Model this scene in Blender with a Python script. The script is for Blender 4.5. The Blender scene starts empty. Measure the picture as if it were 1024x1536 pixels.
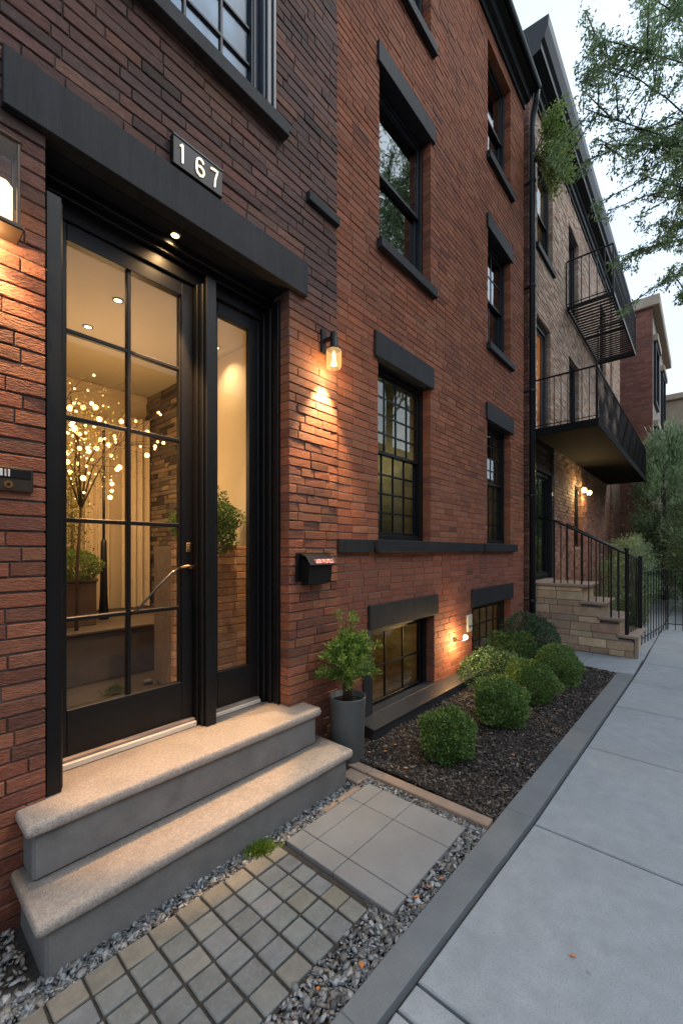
import bpy, math, random
import numpy as np
from mathutils import Vector, Matrix
rnd = random.Random(7)
nr = np.random.default_rng(11)
sc = bpy.context.scene
COL = sc.collection
R = math.radians

# ------------------------------------------------------------------ helpers
def thing(name, label, cat, base=(0, 0, 0), group=None):
    o = bpy.data.objects.new(name, None); COL.objects.link(o)
    o.location = base; o.empty_display_size = .1
    tag(o, label, cat, group)
    return o

def tag(o, label=None, cat=None, group=None, kind=None):
    if label: o['label'] = label
    if cat: o['category'] = cat
    if group: o['group'] = group
    if kind: o['kind'] = kind
    return o

def root_of(o):
    while o.parent: o = o.parent
    return o

class MB:
    def __init__(s): s.v = []; s.f = []; s.c = []; s.col = None
    def add(s, vs, fs):
        n = len(s.v); s.v += [tuple(v) for v in vs]
        s.f += [tuple(i + n for i in f) for f in fs]
        if s.col is not None: s.c += [s.col] * len(vs)
        return n
    def box(s, x0, x1, y0, y1, z0, z1, bev=0.0, M=None):
        if x1 < x0: x0, x1 = x1, x0
        if y1 < y0: y0, y1 = y1, y0
        if z1 < z0: z0, z1 = z1, z0
        b = min(bev, (x1-x0)*.45, (y1-y0)*.45, (z1-z0)*.45)
        if b <= 0:
            vs = [(x, y, z) for z in (z0, z1) for y in (y0, y1) for x in (x0, x1)]
            fs = [(0,2,3,1),(4,5,7,6),(0,1,5,4),(2,6,7,3),(0,4,6,2),(1,3,7,5)]
        else:
            # chamfered box: 24 verts, three per corner
            vs = []; idx = {}
            for iz, z in enumerate((z0, z1)):
                for iy, y in enumerate((y0, y1)):
                    for ix, x in enumerate((x0, x1)):
                        sx, sy, sz = (1, -1)[ix], (1, -1)[iy], (1, -1)[iz]
                        idx[(ix,iy,iz,'x')] = len(vs); vs.append((x, y+sy*b, z+sz*b))
                        idx[(ix,iy,iz,'y')] = len(vs); vs.append((x+sx*b, y, z+sz*b))
                        idx[(ix,iy,iz,'z')] = len(vs); vs.append((x+sx*b, y+sy*b, z))
            g = lambda a, b_, c, d: idx[(a, b_, c, d)]
            fs = []
            for k in (0, 1):
                q = [g(k,0,0,'x'), g(k,1,0,'x'), g(k,1,1,'x'), g(k,0,1,'x')]; fs.append(q if k else q[::-1])
                q = [g(0,k,0,'y'), g(1,k,0,'y'), g(1,k,1,'y'), g(0,k,1,'y')]; fs.append(q[::-1] if k else q)
                q = [g(0,0,k,'z'), g(1,0,k,'z'), g(1,1,k,'z'), g(0,1,k,'z')]; fs.append(q if k else q[::-1])
            for a in (0, 1):
                for c in (0, 1):
                    q = [g(0,a,c,'y'), g(1,a,c,'y'), g(1,a,c,'z'), g(0,a,c,'z')]; fs.append(q if (a ^ c) else q[::-1])
                    q = [g(a,0,c,'x'), g(a,1,c,'x'), g(a,1,c,'z'), g(a,0,c,'z')]; fs.append(q[::-1] if (a ^ c) else q)
                    q = [g(a,c,0,'x'), g(a,c,1,'x'), g(a,c,1,'y'), g(a,c,0,'y')]; fs.append(q if (a ^ c) else q[::-1])
            for a in (0, 1):
                for c in (0, 1):
                    for d in (0, 1):
                        t = [g(a,c,d,'x'), g(a,c,d,'y'), g(a,c,d,'z')]
                        fs.append(t if (a ^ c ^ d) else t[::-1])
        if M is not None: vs = [tuple(M @ Vector(v)) for v in vs]
        s.add(vs, fs)
    def quad(s, a, b, c, d): s.add([a, b, c, d], [(0, 1, 2, 3)])
    def tube(s, pts, r, n=8, caps=True):
        pts = [Vector(p) for p in pts]; rs = r if isinstance(r, (list, tuple)) else [r]*len(pts)
        vs = []; prev = None
        for i, p in enumerate(pts):
            d = (pts[min(i+1, len(pts)-1)] - pts[max(i-1, 0)]).normalized()
            if prev is None:
                a = Vector((0, 0, 1)) if abs(d.z) < .9 else Vector((1, 0, 0)); u = d.cross(a).normalized()
            else:
                u = (prev - d*prev.dot(d)).normalized()
            prev = u; w = d.cross(u)
            for k in range(n):
                t = 2*math.pi*k/n; vs.append(p + (u*math.cos(t) + w*math.sin(t))*rs[i])
        fs = []
        for i in range(len(pts)-1):
            for k in range(n):
                a = i*n+k; b = i*n+(k+1) % n; fs.append((a, b, b+n, a+n))
        if caps: fs.append(tuple(range(n))[::-1]); fs.append(tuple(range((len(pts)-1)*n, len(pts)*n)))
        s.add(vs, fs)
    def lathe(s, prof, c, n=24, axis='z'):
        vs = []
        for (r, z) in prof:
            for k in range(n):
                t = 2*math.pi*k/n
                if axis == 'z': vs.append((c[0]+r*math.cos(t), c[1]+r*math.sin(t), c[2]+z))
                else: vs.append((c[0]+r*math.cos(t), c[1]-z, c[2]+r*math.sin(t)))
        fs = [(i*n+k, i*n+(k+1) % n, (i+1)*n+(k+1) % n, (i+1)*n+k) for i in range(len(prof)-1) for k in range(n)]
        s.add(vs, fs)
    def prism(s, poly, h0, h1, axis='x'):
        # poly: (a,b) list; axis x -> (y,z), y -> (x,z), z -> (x,y)
        def P(a, b, h): return (h, a, b) if axis == 'x' else ((a, h, b) if axis == 'y' else (a, b, h))
        n = len(poly); vs = [P(a, b, h0) for a, b in poly] + [P(a, b, h1) for a, b in poly]
        fs = [tuple(range(n))[::-1], tuple(range(n, 2*n))] + [(i, (i+1) % n, (i+1) % n+n, i+n) for i in range(n)]
        s.add(vs, fs)
    def build(s, name, mat, parent=None, smooth=False, fixn=False):
        me = bpy.data.meshes.new(name)
        b = Vector((0, 0, 0)) if parent is None else root_of(parent).location
        me.from_pydata([(v[0]-b.x, v[1]-b.y, v[2]-b.z) for v in s.v], [], s.f)
        if s.c:
            at = me.attributes.new('Col', 'FLOAT_COLOR', 'POINT')
            at.data.foreach_set('color', np.array([(c[0], c[1], c[2], 1) for c in s.c], dtype=np.float32).ravel())
        if fixn:
            import bmesh
            bm = bmesh.new(); bm.from_mesh(me); bmesh.ops.recalc_face_normals(bm, faces=bm.faces); bm.to_mesh(me); bm.free()
        if smooth: me.polygons.foreach_set('use_smooth', [True]*len(me.polygons))
        me.materials.append(mat); me.update()
        o = bpy.data.objects.new(name, me); COL.objects.link(o)
        if parent is not None: o.parent = parent
        return o

def np_obj(name, V, Fidx, per, mat, parent=None, colors=None, smooth=False):
    """V (n,3), Fidx (m,per) -> one mesh object, fast"""
    me = bpy.data.meshes.new(name)
    b = Vector((0, 0, 0)) if parent is None else root_of(parent).location
    V = V - np.array(b)
    me.vertices.add(len(V)); me.vertices.foreach_set('co', V.astype(np.float32).ravel())
    m = len(Fidx); me.loops.add(m*per); me.loops.foreach_set('vertex_index', Fidx.astype(np.int32).ravel())
    me.polygons.add(m); me.polygons.foreach_set('loop_start', np.arange(0, m*per, per, dtype=np.int32))
    me.polygons.foreach_set('loop_total', np.full(m, per, dtype=np.int32))
    me.update(calc_edges=True)
    if colors is not None:
        at = me.attributes.new('Col', 'FLOAT_COLOR', 'POINT')
        at.data.foreach_set('color', np.concatenate([colors, np.ones((len(colors), 1))], 1).astype(np.float32).ravel())
    if smooth: me.polygons.foreach_set('use_smooth', [True]*m)
    me.materials.append(mat)
    o = bpy.data.objects.new(name, me); COL.objects.link(o)
    if parent is not None: o.parent = parent
    return o

# ---------------------------------------------------------------- materials
def mat_base(name):
    m = bpy.data.materials.new(name); m.use_nodes = True
    nt = m.node_tree; b = nt.nodes['Principled BSDF']
    return m, nt, b

def surf(name, col, rough=.8, var=.25, nscale=6, bump=.3, bscale=60, bdist=.004, attr=False, metal=0, spec=.5, big=None, speck=None, trans=0, aniso=None):
    m, nt, b = mat_base(name); N = nt.nodes; L = nt.links
    tc = N.new('ShaderNodeTexCoord'); src = tc.outputs['Object']
    if aniso:
        mp = N.new('ShaderNodeMapping'); mp.inputs['Scale'].default_value = aniso; L.new(src, mp.inputs[0]); src = mp.outputs[0]
    if attr:
        a = N.new('ShaderNodeAttribute'); a.attribute_name = 'Col'; cs = a.outputs['Color']
    else:
        a = N.new('ShaderNodeRGB'); a.outputs[0].default_value = (*col, 1); cs = a.outputs[0]
    n1 = N.new('ShaderNodeTexNoise'); n1.inputs['Scale'].default_value = nscale; n1.inputs['Detail'].default_value = 8; n1.inputs['Roughness'].default_value = .65
    L.new(src, n1.inputs['Vector'])
    mr = N.new('ShaderNodeMapRange'); mr.inputs[1].default_value = .25; mr.inputs[2].default_value = .75
    mr.inputs[3].default_value = 1-var; mr.inputs[4].default_value = 1+var; L.new(n1.outputs[0], mr.inputs[0])
    vm = N.new('ShaderNodeVectorMath'); vm.operation = 'SCALE'; L.new(cs, vm.inputs[0]); L.new(mr.outputs[0], vm.inputs['Scale'])
    out = vm.outputs[0]
    if big:   # (scale, amount, colour) large stains
        n2 = N.new('ShaderNodeTexNoise'); n2.inputs['Scale'].default_value = big[0]; n2.inputs['Detail'].default_value = 5
        L.new(tc.outputs['Object'], n2.inputs['Vector'])
        m2 = N.new('ShaderNodeMapRange'); m2.inputs[1].default_value = .48; m2.inputs[2].default_value = .7; m2.inputs[3].default_value = 0; m2.inputs[4].default_value = big[1]
        L.new(n2.outputs[0], m2.inputs[0])
        mx = N.new('ShaderNodeMix'); mx.data_type = 'RGBA'; L.new(m2.outputs[0], mx.inputs[0]); L.new(out, mx.inputs[6]); mx.inputs[7].default_value = (*big[2], 1)
        out = mx.outputs[2]
    if speck:  # (scale, amount, colour)
        n3 = N.new('ShaderNodeTexNoise'); n3.inputs['Scale'].default_value = speck[0]; n3.inputs['Detail'].default_value = 2
        L.new(tc.outputs['Object'], n3.inputs['Vector'])
        m3 = N.new('ShaderNodeMapRange'); m3.inputs[1].default_value = .55; m3.inputs[2].default_value = .68; m3.inputs[3].default_value = 0; m3.inputs[4].default_value = speck[1]
        L.new(n3.outputs[0], m3.inputs[0])
        mx = N.new('ShaderNodeMix'); mx.data_type = 'RGBA'; L.new(m3.outputs[0], mx.inputs[0]); L.new(out, mx.inputs[6]); mx.inputs[7].default_value = (*speck[2], 1)
        out = mx.outputs[2]
    L.new(out, b.inputs['Base Color'])
    b.inputs['Roughness'].default_value = rough; b.inputs['Metallic'].default_value = metal
    b.inputs['Specular IOR Level'].default_value = spec
    if bump:
        nb = N.new('ShaderNodeTexNoise'); nb.inputs['Scale'].default_value = bscale; nb.inputs['Detail'].default_value = 6; L.new(src, nb.inputs['Vector'])
        bp = N.new('ShaderNodeBump'); bp.inputs['Strength'].default_value = bump; bp.inputs['Distance'].default_value = bdist
        L.new(nb.outputs[0], bp.inputs['Height']); L.new(bp.outputs[0], b.inputs['Normal'])
    if trans:
        tr = N.new('ShaderNodeBsdfTranslucent'); L.new(out, tr.inputs['Color'])
        ms = N.new('ShaderNodeMixShader'); ms.inputs[0].default_value = trans
        L.new(b.outputs[0], ms.inputs[1]); L.new(tr.outputs[0], ms.inputs[2]); L.new(ms.outputs[0], N['Material Output'].inputs[0])
    return m

def glass(name, ior=1.5, tint=(1, 1, 1), rough=.0, wav=0, glow=None):
    m, nt, b = mat_base(name); N = nt.nodes; L = nt.links; N.remove(b)
    fr = N.new('ShaderNodeFresnel'); ge = N.new('ShaderNodeNewGeometry')   # same IOR on both faces of the thin pane
    mri = N.new('ShaderNodeMapRange'); mri.inputs[3].default_value = ior; mri.inputs[4].default_value = 1/ior
    L.new(ge.outputs['Backfacing'], mri.inputs[0]); L.new(mri.outputs[0], fr.inputs[0])
    t = N.new('ShaderNodeBsdfTransparent'); t.inputs[0].default_value = (*tint, 1)
    g = N.new('ShaderNodeBsdfGlossy'); g.inputs['Roughness'].default_value = rough
    if wav:
        tc = N.new('ShaderNodeTexCoord'); nb = N.new('ShaderNodeTexNoise'); nb.inputs['Scale'].default_value = 2.2; L.new(tc.outputs['Object'], nb.inputs['Vector'])
        bp = N.new('ShaderNodeBump'); bp.inputs['Strength'].default_value = wav; bp.inputs['Distance'].default_value = .02
        L.new(nb.outputs[0], bp.inputs['Height']); L.new(bp.outputs[0], g.inputs['Normal'])
    ms = N.new('ShaderNodeMixShader'); L.new(fr.outputs[0], ms.inputs[0]); L.new(t.outputs[0], ms.inputs[1]); L.new(g.outputs[0], ms.inputs[2])
    if glow:
        e = N.new('ShaderNodeEmission'); e.inputs[0].default_value = (*glow[0], 1); e.inputs[1].default_value = glow[1]
        ad = N.new('ShaderNodeAddShader'); L.new(ms.outputs[0], ad.inputs[0]); L.new(e.outputs[0], ad.inputs[1]); L.new(ad.outputs[0], N['Material Output'].inputs[0])
    else: L.new(ms.outputs[0], N['Material Output'].inputs[0])
    return m

def emit(name, col, s):
    m, nt, b = mat_base(name)
    b.inputs['Base Color'].default_value = (*col, 1); b.inputs['Emission Color'].default_value = (*col, 1); b.inputs['Emission Strength'].default_value = s
    return m

M = {}
M['brick'] = surf('brick', (1, 1, 1), .85, .32, 18, .8, 80, .005, attr=True, spec=.3, aniso=(1, 1, 2.2), big=(.9, .45, (.13, .055, .04)))
M['rough_brick'] = surf('rough_brick', (1, 1, 1), .8, .4, 18, 1, 45, .008, attr=True, spec=.35, aniso=(1, 1, 3.2), big=(1.3, .5, (.075, .04, .032)), speck=(35, .12, (.25, .2, .17)))
M['mortar_dark'] = surf('mortar_dark', (.045, .036, .032), .95, .3, 20, .5, 150, .003)
M['mortar_entry'] = surf('mortar_entry', (.12, .095, .085), .95, .4, 12, .5, 150, .003)
M['mortar'] = surf('mortar', (.20, .15, .125), .95, .3, 20, .5, 150, .003)
M['mortar_tan'] = surf('mortar_tan', (.22, .18, .15), .95, .3, 20, .5, 150, .003)
M['bluestone'] = surf('painted_stone', (.018, .0185, .021), .65, .5, 9, .35, 70, .003, spec=.25, aniso=(4, 1, .25), big=(5, .5, (.030, .030, .031)))
M['black'] = surf('black_painted_metal', (.0075, .007, .007), .42, .2, 5, .05, 60, .001, spec=.28)
M['charcoal'] = surf('charcoal_painted_wood', (.014, .015, .018), .45, .2, 5, .1, 50, .001, spec=.3)
M['grey_wood'] = surf('slate_painted_wood', (.026, .033, .047), .42, .15, 5, .1, 50, .001, spec=.5)
M['granite'] = surf('granite', (.36, .31, .27), .75, .3, 60, 1, 160, .005, speck=(150, .6, (.15, .125, .11)), big=(4, .5, (.23, .20, .17)))
M['concrete_riser'] = surf('riser_concrete', (.155, .15, .145), .8, .3, 6, .5, 120, .002, big=(2.5, .5, (.10, .095, .09)), speck=(120, .2, (.07, .07, .07)))
M['walk'] = surf('sidewalk_concrete', (.265, .29, .31), .85, .16, 9, .6, 170, .003, big=(1.3, .6, (.20, .215, .23)), speck=(140, .5, (.15, .16, .17)))
def add_cracks(m, scale, col, thr=.006, amt=.6):
    nt = m.node_tree; N = nt.nodes; L = nt.links; b = N['Principled BSDF']; src = b.inputs['Base Color'].links[0].from_socket
    tc = N.new('ShaderNodeTexCoord'); ns = N.new('ShaderNodeTexNoise'); ns.inputs['Scale'].default_value = 3; ns.inputs['Detail'].default_value = 6; L.new(tc.outputs['Object'], ns.inputs['Vector'])
    ad = N.new('ShaderNodeMix'); ad.data_type = 'RGBA'; ad.blend_type = 'ADD'; ad.inputs[0].default_value = .35; L.new(tc.outputs['Object'], ad.inputs[6]); L.new(ns.outputs[1], ad.inputs[7])
    vo = N.new('ShaderNodeTexVoronoi'); vo.feature = 'DISTANCE_TO_EDGE'; vo.inputs['Scale'].default_value = scale; L.new(ad.outputs[2], vo.inputs['Vector'])
    mr = N.new('ShaderNodeMapRange'); mr.inputs[1].default_value = 0; mr.inputs[2].default_value = thr; mr.inputs[3].default_value = amt; mr.inputs[4].default_value = 0; L.new(vo.outputs['Distance'], mr.inputs[0])
    n2 = N.new('ShaderNodeTexNoise'); n2.inputs['Scale'].default_value = .9; L.new(tc.outputs['Object'], n2.inputs['Vector'])
    m2 = N.new('ShaderNodeMapRange'); m2.inputs[1].default_value = .52; m2.inputs[2].default_value = .62; L.new(n2.outputs[0], m2.inputs[0])
    mu = N.new('ShaderNodeMath'); mu.operation = 'MULTIPLY'; L.new(mr.outputs[0], mu.inputs[0]); L.new(m2.outputs[0], mu.inputs[1])
    # dark gum-like spots
    v2 = N.new('ShaderNodeTexVoronoi'); v2.inputs['Scale'].default_value = 3.1; L.new(tc.outputs['Object'], v2.inputs['Vector'])
    m3 = N.new('ShaderNodeMapRange'); m3.inputs[1].default_value = .03; m3.inputs[2].default_value = .045; m3.inputs[3].default_value = .45; m3.inputs[4].default_value = 0; L.new(v2.outputs['Distance'], m3.inputs[0])
    mxx = N.new('ShaderNodeMath'); mxx.operation = 'MAXIMUM'; L.new(mu.outputs[0], mxx.inputs[0]); L.new(m3.outputs[0], mxx.inputs[1])
    mx = N.new('ShaderNodeMix'); mx.data_type = 'RGBA'; L.new(mxx.outputs[0], mx.inputs[0]); L.new(src, mx.inputs[6]); mx.inputs[7].default_value = (*col, 1); L.new(mx.outputs[2], b.inputs['Base Color'])
add_cracks(M['walk'], .8, (.12, .125, .13), .004, .0)
M['kerb'] = surf('kerb_stone', (.135, .15, .16), .7, .15, 5, .4, 200, .002, big=(2, .35, (.085, .09, .10)), speck=(170, .35, (.2, .21, .22)))
M['slab'] = surf('paving_slab', (.215, .215, .215), .8, .12, 4, .35, 230, .0015, big=(2.3, .4, (.17, .165, .16)), speck=(200, .25, (.13, .12, .12)))
M['sett'] = surf('cobble_sett', (1, 1, 1), .7, .22, 12, .6, 60, .004, attr=True, speck=(60, .15, (.3, .3, .3)))
M['joint'] = surf('joint_sand', (.035, .031, .026), .95, .4, 30, .6, 120, .004)
M['pebble'] = surf('pebble', (1, 1, 1), .5, .25, 30, .3, 120, .002, attr=True)
M['mulch'] = surf('bark_mulch', (1, 1, 1), .85, .3, 40, .4, 120, .002, attr=True)
M['soil'] = surf('soil', (.022, .017, .014), .95, .4, 25, 1, 60, .02)
M['brownstone'] = surf('brownstone', (.26, .19, .145), .8, .2, 7, .45, 120, .003, big=(3, .35, (.17, .13, .10)))
M['stoop_stone'] = surf('stoop_stone', (1, 1, 1), .8, .25, 8, .5, 90, .004, attr=True)
M['leaf'] = surf('leaf', (1, 1, 1), .45, .15, 20, 0, attr=True, spec=.4, trans=.48)
M['bark'] = surf('bark', (.075, .055, .042), .9, .4, 12, .8, 40, .01, aniso=(1, 1, .3))
M['twig'] = surf('twig', (.10, .055, .03), .8, .3, 20, .4, 60, .004)
M['asphalt'] = surf('asphalt', (.05, .05, .053), .9, .2, 4, .6, 150, .004)
M['ground'] = surf('ground_soil', (.07, .065, .055), .95, .3, 2, .5, 30, .01)
M['cream'] = surf('cream_plaster', (.56, .46, .31), .8, .06, 2, .08, 30, .002)
M['ceiling'] = surf('ceiling_plaster', (.46, .40, .28), .8, .05, 1.5, .05, 20, .002)
M['floor'] = surf('foyer_stone_floor', (.075, .06, .048), .35, .3, 4, .3, 20, .003)
M['curtain'] = surf('cream_curtain', (.75, .62, .43), .85, .08, 8, .1, 60, .001, trans=.2)
M['pot'] = surf('grey_planter', (.085, .09, .088), .42, .12, 6, .08, 50, .001)
M['brass'] = surf('brass', (.75, .42, .16), .28, .1, 10, .05, 60, .001, metal=1)
M['steel'] = surf('brushed_metal', (.16, .145, .13), .35, .15, 10, .05, 60, .001, metal=1)
M['gutter'] = surf('gutter_metal', (.014, .015, .018), .42, .25, 4, .08, 30, .001, spec=.3)
M['sill_metal'] = surf('ledge_metal', (.03, .031, .035), .36, .2, 4, .08, 30, .001, spec=.4)
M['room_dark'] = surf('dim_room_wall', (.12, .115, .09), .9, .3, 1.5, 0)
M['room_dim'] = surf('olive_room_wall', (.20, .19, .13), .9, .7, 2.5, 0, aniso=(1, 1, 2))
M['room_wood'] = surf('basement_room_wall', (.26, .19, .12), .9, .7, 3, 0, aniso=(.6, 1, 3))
M['roof'] = surf('roof_felt', (.03, .03, .032), .9, .2, 4, .2, 30, .003)
M['shade'] = surf('window_blind', (.30, .29, .25), .8, .1, 4, .1, 30, .001, trans=.1)
M['white_stone'] = surf('threshold_stone', (.62, .54, .44), .6, .1, 8, .1, 100, .001)
M['tan_stucco'] = surf('tan_stucco', (.42, .33, .24), .9, .15, 3, .3, 20, .004, big=(1.2, .4, (.30, .24, .18)))
M['orange_leaf'] = surf('dry_leaf', (.45, .16, .05), .7, .3, 40, .2, 60, .001)
M['amber'] = surf('lit_wall', (.60, .34, .14), .9, .2, 3, 0)
M['paper'] = surf('red_print_paper', (.28, .03, .03), .6, .3, 20, 0)
M['paper_white'] = surf('white_print', (.75, .70, .66), .6, .1, 20, 0)
M['slot_plate'] = surf('bronze_plate', (.07, .05, .035), .4, .2, 20, .1, 50, .001, metal=.6)
M['box_grey'] = surf('grey_plastic', (.35, .35, .34), .5, .08, 8, .05, 60, .001)
M['g_door'] = glass('door_glass', 1.3)
M['g_win'] = glass('window_glass', 1.75, (.85, .88, .80), 0, .02)
M['g_frost'] = glass('satin_window_glass', 1.16, (.8, .87, .93), .2)
M['g_mirror'] = glass('coated_window_glass', 4.0, (.6, .65, .65), 0, .05)
M['g_lamp'] = glass('lamp_glass', 1.4, (1, .78, .48), 0, 0, ((1, .62, .25), .22))
M['bulb'] = emit('lit_bulb', (1, .66, .22), 3.2)
M['bulb_fairy'] = emit('fairy_bulb', (1, .64, .20), 2.6)
M['downlight'] = emit('downlight_lens', (1, .76, .36), 3.5)
M['number'] = emit('lit_numeral', (1, .84, .60), .75)

# ------------------------------------------------------------- brick walls
def sub_intervals(a, b, cuts):
    segs = [(a, b)]
    for (c, d) in cuts:
        out = []
        for (p, q) in segs:
            if d <= p or c >= q: out.append((p, q)); continue
            if c > p: out.append((p, c))
            if d < q: out.append((d, q))
        segs = out
    return segs

def wall(parent, name, O, U, u0, u1, z0, z1, opens, pitch, lenf, colf, mat, mort, jit=.0015, dep=.1, joint=.007, chamfer=.003, rough=0.0, mdepth=.007, mw=None, vj=.0028):
    """a wall of real bricks with recessed mortar. O origin, U along; outward normal N = U x Z"""
    O = Vector(O); U = Vector(U).normalized(); Nn = U.cross(Vector((0, 0, 1)))
    def P(u, z, w): return O + U*u + Vector((0, 0, z)) + Nn*w
    mb = MB(); mb.c = []
    nrow = int(math.ceil((z1-z0)/pitch))
    for r in range(nrow):
        za = z0 + r*pitch + joint/2; zb = min(z0+(r+1)*pitch, z1) - joint/2
        if zb - za < .01: continue
        cuts = [(o[0], o[1]) for o in opens if o[2] < zb-.012 and o[3] > za+.012]
        for (a, b) in sub_intervals(u0, u1, cuts):
            x = a - rnd.random()*lenf(.5, za)
            if lenf(.5, za) - (a-x) < .08: x = a
            while x < b:
                L = lenf(rnd.random(), za)
                if x < a and x+L-a < .06: L = a-x+.09
                xa, xb = max(x, a), min(x+L, b)
                x += L
                if b - x < .05: xb = b; x = b
                if xb - xa < .012: continue
                ja = vj*.5 if xa > a+.001 else 0; jb = vj*.5 if xb < b-.001 else 0
                xa2, xb2 = xa+ja, xb-jb
                w = max(-1.8, min(1.8, rnd.gauss(0, 1)))*jit
                c = chamfer
                j = lambda s=1: rnd.uniform(-rough, rough)*s
                t = rnd.uniform(-1, 1)*rough*1.4; t2 = rnd.uniform(-1, 1)*rough*1.4
                vs = [P(xa2+c, za+c+j(), w+t), P(xb2-c, za+c+j(), w+t2), P(xb2-c, zb-c+j(), w+t2+j()), P(xa2+c, zb-c+j(), w+t+j()),
                      P(xa2, za+j(.6), w-c*1.2), P(xb2, za+j(.6), w-c*1.2), P(xb2, zb+j(.6), w-c*1.2), P(xa2, zb+j(.6), w-c*1.2),
                      P(xa2, za, -dep), P(xb2, za, -dep), P(xb2, zb, -dep), P(xa2, zb, -dep)]
                fs = [(0,1,2,3), (4,5,1,0), (5,6,2,1), (6,7,3,2), (7,4,0,3), (8,9,5,4), (9,10,6,5), (10,11,7,6), (11,8,4,7)]
                mb.col = colf((xa+xb)/2, (za+zb)/2)
                mb.add(vs, fs)
    wo = mb.build(name, mat, parent)
    # mortar sheet with reveals
    m2 = MB(); g = .004
    us = sorted(set([u0, u1] + [c for o in opens for c in (o[0]-g, o[1]+g) if u0 < c < u1]))
    zs = sorted(set([z0, z1] + [c for o in opens for c in (o[2]-g, o[3]+g) if z0 < c < z1]))
    for i in range(len(us)-1):
        for k in range(len(zs)-1):
            uc = (us[i]+us[i+1])/2; zc = (zs[k]+zs[k+1])/2
            if any(o[0]-g < uc < o[1]+g and o[2]-g < zc < o[3]+g for o in opens): continue
            m2.quad(P(us[i], zs[k], -mdepth), P(us[i+1], zs[k], -mdepth), P(us[i+1], zs[k+1], -mdepth), P(us[i], zs[k+1], -mdepth))
    D = (mw or dep+.08)
    for o in opens:
        a, b, c, d = max(o[0]-g, u0), min(o[1]+g, u1), max(o[2]-g, z0), min(o[3]+g, z1)
        m2.quad(P(a, c, -mdepth), P(a, d, -mdepth), P(a, d, -D), P(a, c, -D))
        m2.quad(P(b, c, -mdepth), P(b, c, -D), P(b, d, -D), P(b, d, -mdepth))
        m2.quad(P(a, d, -mdepth), P(b, d, -mdepth), P(b, d, -D), P(a, d, -D))
        m2.quad(P(a, c, -mdepth), P(a, c, -D), P(b, c, -D), P(b, c, -mdepth))
    m2.build('mortar', mort, wo)
    return wo

def lerp(a, b, t): return tuple(a[i]+(b[i]-a[i])*t for i in range(3))
def jc(c, v=.15, h=.05):
    k = 1+rnd.uniform(-v, v)
    return tuple(max(.002, x*k*(1+rnd.uniform(-h, h))) for x in c)

# ================================================================= SETTING
YE, YR = 2.29, 2.31        # entrance front and main front planes
g = MB(); g.box(-300, 400, -250, 300, -.5, -.13); tag(g.build('ground', M['ground']), kind='structure')
rd = MB(); rd.box(-60, 120, -10.5, -2.2, -.3, -.12); tag(rd.build('road', M['asphalt']), kind='structure')

# sidewalk slabs with real joints
def kout(x): return float(np.interp(x, [-2.4, 1.1, 2.66, 7.2, 30], [.86, .85, .782, .68, .66]))
def kin(x): return float(np.interp(x, [-2.4, 1.07, 2.46, 6.6], [.985, .968, .948, .872]))
def slab(mb, pts, z0, z1, c=.006):
    """four-cornered slab (counter-clockwise) with chamfered top edge"""
    P4 = [Vector((p[0], p[1], 0)) for p in pts]; cen = sum(P4, Vector())/4
    ins = [p+Vector((c if p.x < cen.x else -c, c if p.y < cen.y else -c, 0)) for p in P4]
    vs = [(p.x, p.y, z0) for p in P4]+[(p.x, p.y, z1-c) for p in P4]+[(p.x, p.y, z1) for p in ins]
    fs = [(0, 3, 2, 1), (8, 9, 10, 11)]
    for i in range(4):
        j = (i+1) % 4; fs += [(i, j, j+4, i+4), (i+4, j+4, j+8, i+8)]
    mb.add(vs, fs)
sw = MB()
xs = [-2.4, -1.2, .12, 1.255, 1.385, 2.65, 3.99, 5.24, 6.34, 7.5, 8.8, 10.1, 11.4, 12.7, 14.0, 15.3, 16.6, 18, 19.4, 21, 23, 26, 30]
for i in range(len(xs)-1):
    xa, xb = xs[i]+.0065, xs[i+1]-.0065; dz = rnd.uniform(-.002, .002)
    slab(sw, [(xa, -.55), (xb, -.55), (xb, kout(xb)-.012), (xa, kout(xa)-.012)], -.12, dz)
    slab(sw, [(xa, -1.9), (xb, -1.9), (xb, -.56), (xa, -.56)], -.12, dz+.001)
tag(sw.build('sidewalk', M['walk']), kind='structure')
sb = MB(); sb.box(-2.4, 30, -1.9, 2.4, -.125, -.022)
tag(sb.build('pavement_bed', M['joint']), kind='structure')
k = MB(); k.box(-2.4, 30, -2.2, -1.91, -.2, .0, .01); tag(k.build('street_kerb', M['kerb']), kind='structure')
k = MB()
kx = [-1.5, 1.1, 2.66, 4.6, 6.62]
for i in range(4): slab(k, [(kx[i]+.0004, kout(kx[i])), (kx[i+1]-.0004, kout(kx[i+1])), (kx[i+1]-.0004, kin(kx[i+1])), (kx[i]+.0004, kin(kx[i]))], -.12, .026, .004)
tag(k.build('kerb', M['kerb']), kind='structure')
# paving beyond the bed
pv = MB()
for (xa, xb) in ((6.62, 7.1), (7.1, 7.68)):
    for (ya, yb) in ((.70, 1.35), (1.35, 2.05)):
        pv.box(xa+.004, xb-.004, ya+.004, yb-.004, -.12, .004+rnd.uniform(0, .002), .004)
pv.box(7.685, 8.645, .69, .95, -.12, .002, .002)
pv.box(8.65, 9.9, .68, 2.3, -.12, .003, .004)
pv.box(9.91, 17.8, .68, 2.3, -.12, .003, .004)
tag(pv.build('pavement', M['walk']), kind='structure')

# paving slabs (large) in front of the door
sl = MB(); gx = [1.56, 1.686, 2.11, 2.33]; gy = [1.06, 1.425, 1.655, 1.78]
for i in range(3):
    for j in range(3):
        sl.box(gx[i]+.0022, gx[i+1]-.0022, gy[j]+.0022, gy[j+1]-.0022, -.06, .012+rnd.uniform(0, .0012), .0025)
tag(sl.build('paving_slabs', M['slab']), kind='structure')
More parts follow.
